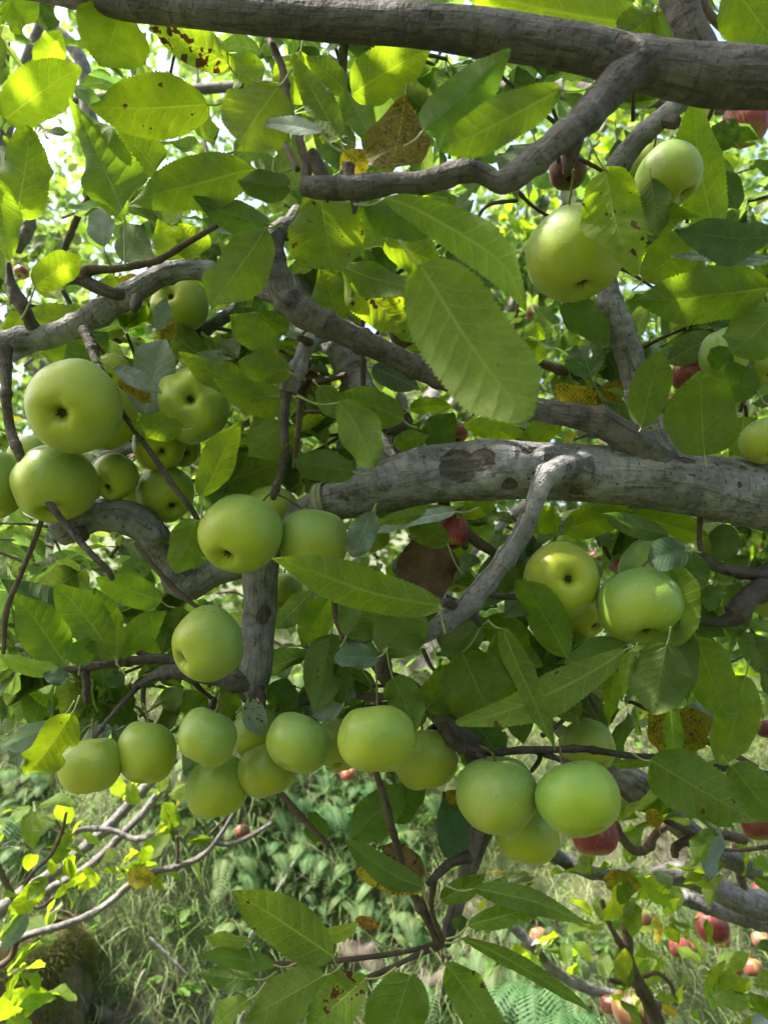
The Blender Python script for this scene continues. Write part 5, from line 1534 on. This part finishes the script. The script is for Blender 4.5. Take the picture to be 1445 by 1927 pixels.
def bgl(tree, org, nm, mt, pts, **kw):
    return tube_obj(nm, px(pts), M[mt], tree, org, seed=RNG.uniform(0, 50), **kw)


# traced branches of the right-hand tree
for nm, mt, pts in [
    ('branch', 'bark_pale', [(1080, 1420, 20, 1.15), (1150, 1452, 25, 1.15), (1200, 1478, 27, 1.15), (1250, 1525, 25, 1.18), (1300, 1570, 22, 1.2), (1340, 1600, 20, 1.25), (1420, 1640, 18, 1.3)]),
    ('branch', 'bark_pale', [(960, 1560, 12, 1.2), (1010, 1592, 14, 1.25), (1060, 1618, 14, 1.3), (1110, 1642, 12, 1.3), (1180, 1650, 10, 1.35)]),
    ('branch', 'bark_pale', [(1230, 1650, 14, 1.35), (1280, 1645, 21, 1.35), (1330, 1662, 22, 1.38), (1380, 1688, 24, 1.4), (1450, 1705, 28, 1.42), (1560, 1700, 36, 1.5)]),
    ('branch', 'bark_pale', [(1225, 1670, 9, 1.5), (1270, 1685, 11, 1.5), (1320, 1702, 14, 1.5), (1380, 1722, 15, 1.5), (1450, 1738, 16, 1.52), (1540, 1730, 20, 1.6)]),
    ('branch', 'bark_twig', [(1165, 1640, 6, 1.45), (1172, 1690, 9, 1.45), (1180, 1750, 10, 1.45), (1182, 1800, 10, 1.45), (1195, 1840, 12, 1.45), (1222, 1890, 13, 1.48), (1240, 1940, 15, 1.5), (1255, 2010, 17, 1.5)]),
    ('twig', 'bark_twig', [(1132, 1695, 5, 1.42), (1140, 1725, 5, 1.42), (1160, 1765, 6, 1.43), (1180, 1800, 7, 1.45), (1192, 1835, 8, 1.45)]),
    ('twig', 'bark_twig', [(1192, 1845, 5, 1.45), (1165, 1848, 5, 1.45), (1145, 1845, 4, 1.44)]),
    ('twig', 'bark_twig', [(1212, 1838, 5, 1.45), (1235, 1832, 4, 1.44), (1258, 1848, 4, 1.44), (1268, 1870, 4, 1.44), (1272, 1892, 4, 1.44)]),
    ('twig', 'bark_twig', [(1158, 1550, 7, 1.1), (1172, 1580, 8, 1.1), (1195, 1602, 8, 1.1), (1220, 1596, 9, 1.1), (1230, 1575, 8, 1.1), (1250, 1555, 8, 1.1)]),
    ('twig', 'bark_twig', [(1270, 1612, 7, 1.15), (1272, 1595, 8, 1.15), (1300, 1580, 8, 1.15), (1345, 1570, 9, 1.15), (1400, 1580, 9, 1.2)]),
    ('twig', 'bark_twig', [(1150, 1478, 5, 1.1), (1200, 1515, 6, 1.12), (1260, 1548, 6, 1.14), (1310, 1575, 6, 1.15), (1335, 1600, 5, 1.15)]),
    ('branch', 'bark_pale', [(950, 1730, 9, 1.7), (1000, 1780, 9, 1.7), (1040, 1825, 9, 1.7), (1090, 1855, 10, 1.72), (1140, 1870, 9, 1.75), (1260, 1890, 12, 1.8)]),
    ('twig', 'bark_twig', [(1500, 1590, 5, 1.1), (1440, 1595, 4, 1.1), (1400, 1600, 4, 1.1), (1360, 1600, 3, 1.1)]),
    ('branch', 'bark_twig', [(1385, 1590, 7, 1.4), (1392, 1640, 8, 1.4), (1400, 1690, 8, 1.4)]),
]:
    bgl(T_R, B_R, nm, mt, pts, bump=.16)
# traced branches of the left-hand tree
for nm, mt, pts in [
    ('branch', 'bark_pale', [(330, 1430, 10, 1.7), (270, 1485, 13, 1.7), (215, 1545, 14, 1.68), (160, 1595, 14, 1.66), (90, 1650, 16, 1.64), (10, 1705, 18, 1.62), (-120, 1790, 22, 1.62)]),
    ('branch', 'bark_pale', [(300, 1490, 8, 1.75), (270, 1530, 10, 1.75), (230, 1570, 10, 1.74), (190, 1612, 10, 1.72), (140, 1650, 11, 1.7), (60, 1690, 12, 1.66)]),
    ('branch', 'bark_pale', [(-60, 1790, 10, 1.42), (10, 1778, 10, 1.42), (60, 1758, 9, 1.42), (110, 1745, 9, 1.43), (170, 1722, 9, 1.44), (215, 1692, 9, 1.45), (245, 1665, 10, 1.45), (290, 1642, 8, 1.45), (340, 1630, 8, 1.46), (385, 1608, 7, 1.47), (415, 1572, 6, 1.48), (440, 1530, 5, 1.5), (470, 1480, 5, 1.52)]),
    ('branch', 'bark_twig', [(-20, 1590, 9, 1.4), (5, 1650, 8, 1.4), (28, 1700, 8, 1.4), (30, 1750, 8, 1.4), (22, 1800, 8, 1.4), (-20, 1830, 9, 1.4)]),
    ('twig', 'bark_twig', [(32, 1700, 5, 1.4), (75, 1708, 5, 1.4), (95, 1695, 5, 1.4), (118, 1675, 4, 1.4)]),
    ('twig', 'bark_twig', [(125, 1530, 4, 1.35), (115, 1570, 5, 1.35), (95, 1610, 5, 1.35), (60, 1645, 5, 1.36), (42, 1680, 5, 1.38)]),
    ('twig', 'bark_twig', [(120, 1570, 4, 1.35), (105, 1545, 4, 1.35)]),
    ('branch', 'bark_pale', [(120, 1570, 6, 1.6), (170, 1560, 7, 1.6), (215, 1565, 7, 1.6), (255, 1580, 8, 1.6), (300, 1568, 8, 1.6), (345, 1562, 7, 1.6), (390, 1582, 7, 1.6), (430, 1590, 6, 1.62), (470, 1575, 6, 1.64), (510, 1550, 5, 1.66)]),
    ('twig', 'bark_twig', [(332, 1630, 4, 1.46), (335, 1600, 4, 1.46), (333, 1575, 4, 1.46)]),
    ('twig', 'bark_twig', [(385, 1590, 3, 1.6), (400, 1565, 3, 1.6), (425, 1540, 3, 1.6)]),
    ('branch', 'bark_pale', [(30, 470, 15, 1.5), (55, 420, 16, 1.5), (40, 350, 15, 1.5), (10, 290, 16, 1.5), (-60, 200, 18, 1.5)]),
    ('branch', 'bark_pale', [(10, -60, 12, 2.2), (60, 20, 14, 2.2), (120, 70, 16, 2.2), (155, 120, 18, 2.2), (165, 200, 20, 2.2), (180, 300, 22, 2.2), (175, 420, 24, 2.2)]),
    ('branch', 'bark_twig', [(200, 300, 6, 1.4), (180, 350, 8, 1.4), (150, 400, 9, 1.4), (120, 470, 9, 1.4)]),
    ('branch', 'bark_twig', [(0, 1040, 4, 1.2), (60, 1060, 5, 1.2), (120, 1062, 5, 1.2)]),
    ('branch', 'bark_twig', [(0, 1015, 3, 1.2), (60, 1018, 4, 1.2), (100, 1030, 4, 1.2)]),
]:
    bgl(T_L, B_L, nm, mt, [(a_, b_, r_ * .72, d_) for (a_, b_, r_, d_) in pts], bump=.16)

# leaf rosettes on the traced branches
for (tree, org, spots_, d0) in ((T_L, B_L, [(100, 1640, 1.36), (60, 1600, 1.36), (180, 1640, 1.4), (230, 1640, 1.44), (120, 1600, 1.4), (20, 1560, 1.4), (60, 1700, 1.4), (90, 1760, 1.42), (30, 1830, 1.4), (15, 1900, 1.4), (260, 1640, 1.45), (340, 1590, 1.5),
                                            (140, 1560, 1.6), (230, 1520, 1.6), (60, 1520, 1.4), (330, 1540, 1.6), (300, 1500, 1.6), (70, 1870, 1.5)], 1.4),
                                (T_R, B_R, [(1180, 1640, 1.2), (1230, 1640, 1.2), (1270, 1660, 1.25), (1120, 1650, 1.2), (1330, 1720, 1.3), (1200, 1690, 1.3), (1360, 1540, 1.1), (1230, 1540, 1.15), (1300, 1500, 1.1), (1400, 1640, 1.2), (1250, 1740, 1.4),
                                            (1150, 1860, 1.45), (1290, 1900, 1.3), (1340, 1880, 1.4), (1400, 1860, 1.4), (1240, 1800, 1.5), (1330, 1820, 1.5), (1010, 1790, 1.7), (1060, 1760, 1.7), (960, 1640, 1.2), (1020, 1650, 1.3), (1410, 1780, 1.4), (1100, 1800, 1.7),
                                            (1430, 1900, 1.3), (1130, 1740, 1.5), (1180, 1870, 1.4), (1220, 1860, 1.6)], 1.3)):
    rg4 = random.Random(77)
    for (x, y, d) in spots_:
        c = P(x, y, d)
        ax = Vector((rg4.gauss(0, .5), rg4.gauss(0, .5), rg4.uniform(0, 1)))
        for k in range(rg4.randint(4, 6)):
            tf = leaf_tf(c, ax, .7, .068, rg4)
            kd = rg4.choices(['b', 'g', 'u', 's'], [.52, .38, .09, .01])[0]
            leaf_obj(tf, kd, rand_tint(rg4, .8, 1.2), tree, org, k + int(x))


# ------------------------------------------------------------------ growth on the bank
def blade_field(name, n, region, lens, wid, cols, seed, label, cat, droop=1.0, fil=None):
    rs = np.random.RandomState(seed)
    V = np.zeros((n, 10, 3), dtype=np.float32)
    T = np.zeros((n, 10, 3), dtype=np.float32)
    k = 0
    tries = 0
    while k < n and tries < n * 6:
        tries += 1
        x = rs.uniform(region[0], region[1])
        y = rs.uniform(region[2], region[3])
        if fil and not fil(x, y):
            continue
        z = bank_h(x, y)
        L = rs.uniform(*lens)
        a = rs.uniform(0, 2 * np.pi)
        e_ = .03
        nrm = np.array([-(bank_h(x + e_, y) - z) / e_, -(bank_h(x, y + e_) - z) / e_, 1.0])
        nrm /= np.linalg.norm(nrm)
        lat = np.array([math.cos(a) * rs.uniform(.2, 1.1), -abs(math.sin(a)) * .4, rs.uniform(-.2, .5)])
        grav = rs.uniform(.25, 1.1)
        kink = np.array([rs.normal() * .35, 0, rs.normal() * .15])
        w = wid * rs.uniform(.6, 1.3)
        sd = np.array([math.cos(a + 1.57), math.sin(a + 1.57) * .4, 0]) * w / 2
        pm = mnoise.noise(Vector((x * 4, y * 4, 8)))
        col = np.array(cols[int(min(max((pm + .5) * len(cols) + rs.normal() * 1.6, 0), len(cols) - 1))]) * rs.uniform(.6, 1.4)
        lift = rs.uniform(.35, .9)
        for s in range(5):
            t = s / 4
            p = np.array([x, y, z - .005]) + nrm * L * lift * (t - .35 * t * t) + lat * L * t * .8 + np.array([0, -.15, -.75]) * L * droop * grav * t * t + kink * L * t * t * (t - .5)
            ww = sd * (1 - t * .92)
            V[k, s * 2] = p - ww
            V[k, s * 2 + 1] = p + ww
            T[k, s * 2:s * 2 + 2] = col
        k += 1
    V, T = V[:k], T[:k]
    f0 = np.array([[0, 1, 3, 2], [2, 3, 5, 4], [4, 5, 7, 6], [6, 7, 9, 8]])
    F = (f0[None] + (np.arange(k) * 10)[:, None, None]).reshape(-1, 4).astype(np.int32)
    o = link(name, np_mesh(name, V.reshape(-1, 3), F, M['blade'], tint=T.reshape(-1, 3)))
    tag(o, label, cat, kind='stuff')


M['blade'] = plain_mat('blade', (0.9, 0.9, 0.9), (1, 1, 1), 10, .6, 0, tint=True, trans=(1.6, 1.7, .9))


def grass_patch(x, y):
    if ((x - HOLLOW[0]) / .24) ** 2 + ((y - HOLLOW[1] - .03) / .13) ** 2 < 1:
        return False
    return mnoise.noise(Vector((x * 3.2, y * 3.2, 5))) > -0.42


GC = [(c_[0] * .72, c_[1] * .86, c_[2] * 1.0) for c_ in [(0.26, 0.34, 0.09), (0.33, 0.38, 0.11), (0.42, 0.40, 0.20), (0.20, 0.31, 0.08), (0.16, 0.26, 0.07), (0.38, 0.39, 0.15), (0.30, 0.39, 0.09), (0.46, 0.42, 0.25)]]
blade_field('grass', 48000, (-1.8, 1.8, 1.55, 3.6), (.04, .18), .0042, GC, 1, 'long tangled yellow-green grass hanging down the terrace bank', 'grass', fil=grass_patch)
blade_field('grass', 9000, (-1.8, 1.8, 1.5, 3.6), (.04, .12), .0032, [(0.28, 0.26, 0.16), (0.22, 0.21, 0.12), (0.17, 0.16, 0.09)], 2, 'dry straw-coloured stalks matted among the green grass of the bank', 'dry grass', droop=1.3, fil=grass_patch)
blade_field('grass', 14000, (-6, 6, 3.9, 14), (.15, .35), .006, GC[:5], 3, 'grass on the upper terrace under the farther trees', 'grass', droop=.3)

ht, hc = [], []
rgh = random.Random(31)
for n in range(7500):
    y = rgh.uniform(8.5, 12.5)
    x = rgh.uniform(-9, 9)
    z = bank_h(x, y) + rgh.uniform(0, 1) ** 1.1 * (9.5 + 3.5 * mnoise.noise(Vector((x * .35, y * .3, 0))))
    if mnoise.noise(Vector((x * .9, z * .9, 4))) > .32:
        continue
    c = Vector((x, y, z))
    for k in range(5):
        ht.append(leaf_tf(c, Vector((rgh.gauss(0, .6), rgh.gauss(0, .6), 1)), .5, .19, rgh))
        hc.append(rand_tint(rgh, .8, 1.7))
tag(link('far_woods', mass_mesh('far_woods', ht, hc, Vector((0, 0, 0)), stalks=False, low=True)), 'mass of pale green trees closing the view beyond the upper terrace', 'woods', kind='stuff')

# small broad weeds
wt, wc = [], []
rg5 = random.Random(8)
for n in range(1400):
    x, y = rg5.uniform(-2, 2), rg5.uniform(1.5, 3.6)
    if mnoise.noise(Vector((x * 2.5 + 9, y * 2.5, 1))) < -0.05:
        continue
    c = Vector((x, y, bank_h(x, y) + rg5.uniform(.01, .10)))
    for k in range(rg5.randint(3, 6)):
        wt.append(leaf_tf(c, Vector((0, -.5, 1)), 1.2, rg5.uniform(.025, .05), rg5, 1.2))
        b = rg5.uniform(.9, 1.9)
        wc.append((b, b * 1.15, b * .9))
tag(link('weeds', mass_mesh('weeds', wt, wc, Vector((0, 0, 0)), stalks=True)), 'small bright broad-leaved weeds scattered through the grass of the bank', 'weeds', kind='stuff')


def fern_mesh(name, fronds, org):
    """fronds: list of (root, dir, length); each frond is a curved rachis with paired toothed pinnae"""
    V, F, T = [], [], []
    rg6 = random.Random(4)
    for (root, dr, L) in fronds:
        root, dr = Vector(root) - org, Vector(dr).normalized()
        side = dr.cross(Vector((0, 0, 1))).normalized()
        b = rg6.uniform(.75, 1.25)
        col = (0.12 * b * rg6.uniform(.8, 1.3), 0.22 * b, 0.09 * b)
        npin = 18
        prev = None
        for k in range(npin + 1):
            t = k / npin
            p = root + dr * L * t * (1 - .25 * t) + Vector((0, 0, L * (.42 * t - .85 * t * t)))
            if prev is not None:
                i = len(V)
                V += [prev - side * .0012, prev + side * .0012, p + side * .001, p - side * .001]
                F.append((i, i + 1, i + 2, i + 3))
                T += [(.16, .17, .07)] * 4
                tan = (p - prev).normalized()
                w = L * .24 * math.sin(math.pi * min(1, t * .92 + .08)) ** .7 * (1 - t * .25)
                for s in (-1, 1):
                    tip = p + side * s * w + tan * w * .35 - Vector((0, 0, w * .22))
                    for (f0, f1, wd) in ((0, .5, 1.0), (.5, 1.0, .7)):
                        a_ = p.lerp(tip, f0)
                        c_ = p.lerp(tip, f1)
                        hw = tan * L * .030 * wd
                        i = len(V)
                        V += [a_ - hw, a_ + hw, c_ + hw * .25, c_ - hw * .25]
                        F.append((i, i + 1, i + 2, i + 3))
                        T += [col] * 4
            prev = p
    return np_mesh(name, V, np.array(F, dtype=np.int32), M['blade'], tint=np.array(T))


def on_bank(x, y):
    """the point of the bank seen at photo pixel (x, y)"""
    dv = (P(x, y, 1) - CAMLOC)
    s = 1.2
    while s < 8:
        q = CAMLOC + dv * s
        if q.z < bank_h(q.x, q.y):
            return q
        s += .01
    return CAMLOC + dv * 3


fr = []
rg7 = random.Random(14)
zones = [(430, 780, 1440, 1770, 240), (900, 1120, 1720, 1940, 70), (-20, 110, 1440, 1640, 45), (560, 860, 1480, 1600, 40), (700, 860, 1700, 1900, 40), (250, 450, 1440, 1560, 30)]
for (x0, x1, y0, y1, n) in zones:
    for _ in range(n):
        q = on_bank(rg7.uniform(x0, x1), rg7.uniform(y0, y1))
        fr.append((q + Vector((0, 0, .01)), Vector((rg7.gauss(0, 1.5), -1, rg7.uniform(-.3, .7))), rg7.uniform(.05, .17)))
tag(link('fern_carpet', fern_mesh('fern_carpet', fr, Vector((0, 0, 0)))), 'blue-green ferns hanging in sheets over the shaded face of the bank', 'ferns', kind='stuff')
for (x, y, n, L, lab) in ((1000, 1850, 9, .24, 'big blue-green fern clump low at the right of the bank'), (620, 1520, 8, .20, 'fern clump hanging beneath the low row of green apples'),
                          (1060, 1900, 8, .22, 'fern clump at the bottom edge beside the big low fern'), (50, 1540, 7, .2, 'light green fern clump high on the bank at the far left')):
    q = on_bank(x, y)
    ft = thing('fern', q, lab, 'fern')
    for k in range(n):
        a = math.pi * (1.05 + .9 * k / n)
        dr = Vector((math.cos(a), math.sin(a) * .8 - .3, .1))
        link('frond', fern_mesh('frond', [(q, dr, L * rg7.uniform(.8, 1.15))], q), ft)

# roots and stones in the undercut of the bank
M['rock'] = plain_mat('rock', (0.045, 0.038, 0.032), (0.12, 0.105, 0.09), 14, .9, .8)
for (x, y, rr, lab) in ((820, 1850, .07, 'dark shaded stone in the undercut of the bank'), (975, 1845, .05, 'smaller grey stone beside the ferns low on the bank'), (690, 1800, .09, 'brown earth-stained boulder under the overhanging grass'), (190, 1905, .035, 'stone half buried at the foot of the mossy stump')):
    q = on_bank(x, y)
    v, f = apple_geo(20, 14, seed=int(x), lump=.5, squash=.7)
    tag(link('stone', np_mesh('stone', v * rr, f, M['rock']), None, loc=q), lab, 'stone')
rv = thing('hanging_roots', on_bank(660, 1790), 'brown roots hanging over the dark undercut of the bank', 'roots')
for k in range(26):
    q = on_bank(rg7.uniform(560, 860), rg7.uniform(1560, 1790)) + Vector((0, -.03, .03)) - rv.location
    L = rg7.uniform(.08, .22)
    tube_obj('root', [(q, .004), (q + Vector((rg7.uniform(-.03, .03), -.03, -L * .5)), .003), (q + Vector((rg7.uniform(-.05, .05), -.02, -L)), .0012)], M['bark_twig'], rv, Vector((0, 0, 0)), per=4, sides=5, bump=0)

# mossy stump
sq = on_bank(60, 1900)
sq.z = bank_h(sq.x, sq.y)
M['moss'] = bark_mat('mossy_bark', (0.14, 0.10, 0.07), (0.24, 0.19, 0.13), (0.05, 0.04, 0.03), .9, .1, green=(0.11, 0.13, 0.03))
st = thing('mossy_stump', sq, 'old stump furred with yellow-green moss at the lower left', 'stump')
tube_obj('trunk', [(sq + Vector((0, .05, -.2)), .15), (sq + Vector((0, .03, .05)), .13), (sq + Vector((-.01, 0, .11)), .115), (sq + Vector((-.02, 0, .16)), .085), (sq + Vector((-.02, 0, .185)), .045)], M['moss'], st, sq, per=10, sides=40, bump=.22, cap='round')
ms = []
mv, mt_ = [], []
for k in range(16000):
    a = rg7.uniform(0, 6.28)
    h = rg7.uniform(-.1, .19)
    if mnoise.noise(Vector((math.cos(a) * 1.5, math.sin(a) * 1.5, h * 7))) < -.42:
        continue
    r = .145 - h * .10 if h < .10 else .135 * math.sqrt(max(0.02, 1 - ((h - .10) / .10) ** 2))
    c = Vector((math.cos(a) * r, math.sin(a) * r, h))
    o = Vector((math.cos(a), math.sin(a), rg7.uniform(-.5, .8))) * rg7.uniform(.008, .022) + Vector((rg7.gauss(0, .006), rg7.gauss(0, .006), 0))
    s = Vector((-math.sin(a), math.cos(a), 0)) * .0022
    mv += [c - s, c + s, c + o]
    b = rg7.uniform(.6, 1.3)
    mt_ += [(.13 * b, .15 * b, .04 * b)] * 3
mf = np.arange(len(mv), dtype=np.int32).reshape(-1, 3)
link('moss', np_mesh('moss', mv, mf, M['blade'], tint=np.array(mt_), smooth=False), st, kind='stuff')

# spider thread and fallen sticks
for (x0, y0, x1, y1, lab) in ((450, 1830, 560, 1640, 'pale dry stick leaning in the grass of the bank'), (290, 1790, 360, 1860, 'grey stick lying across the grass below the bare branch'), (85, 1700, 175, 1927, 'straw-coloured stick leaning against the stump')):
    a, b = on_bank(x0, y0), on_bank(x1, y1)
    lift = Vector((0, -.05, .05))
    o = tube_obj('stick', [(a + lift - a, .004), ((b - a) / 2 + lift, .005), (b - a + lift, .003)], M['bark_pale'], None, Vector((0, 0, 0)), per=6, sides=7, bump=.1)
    o.location = a
    tag(o, lab, 'stick', 'dry sticks on the bank')
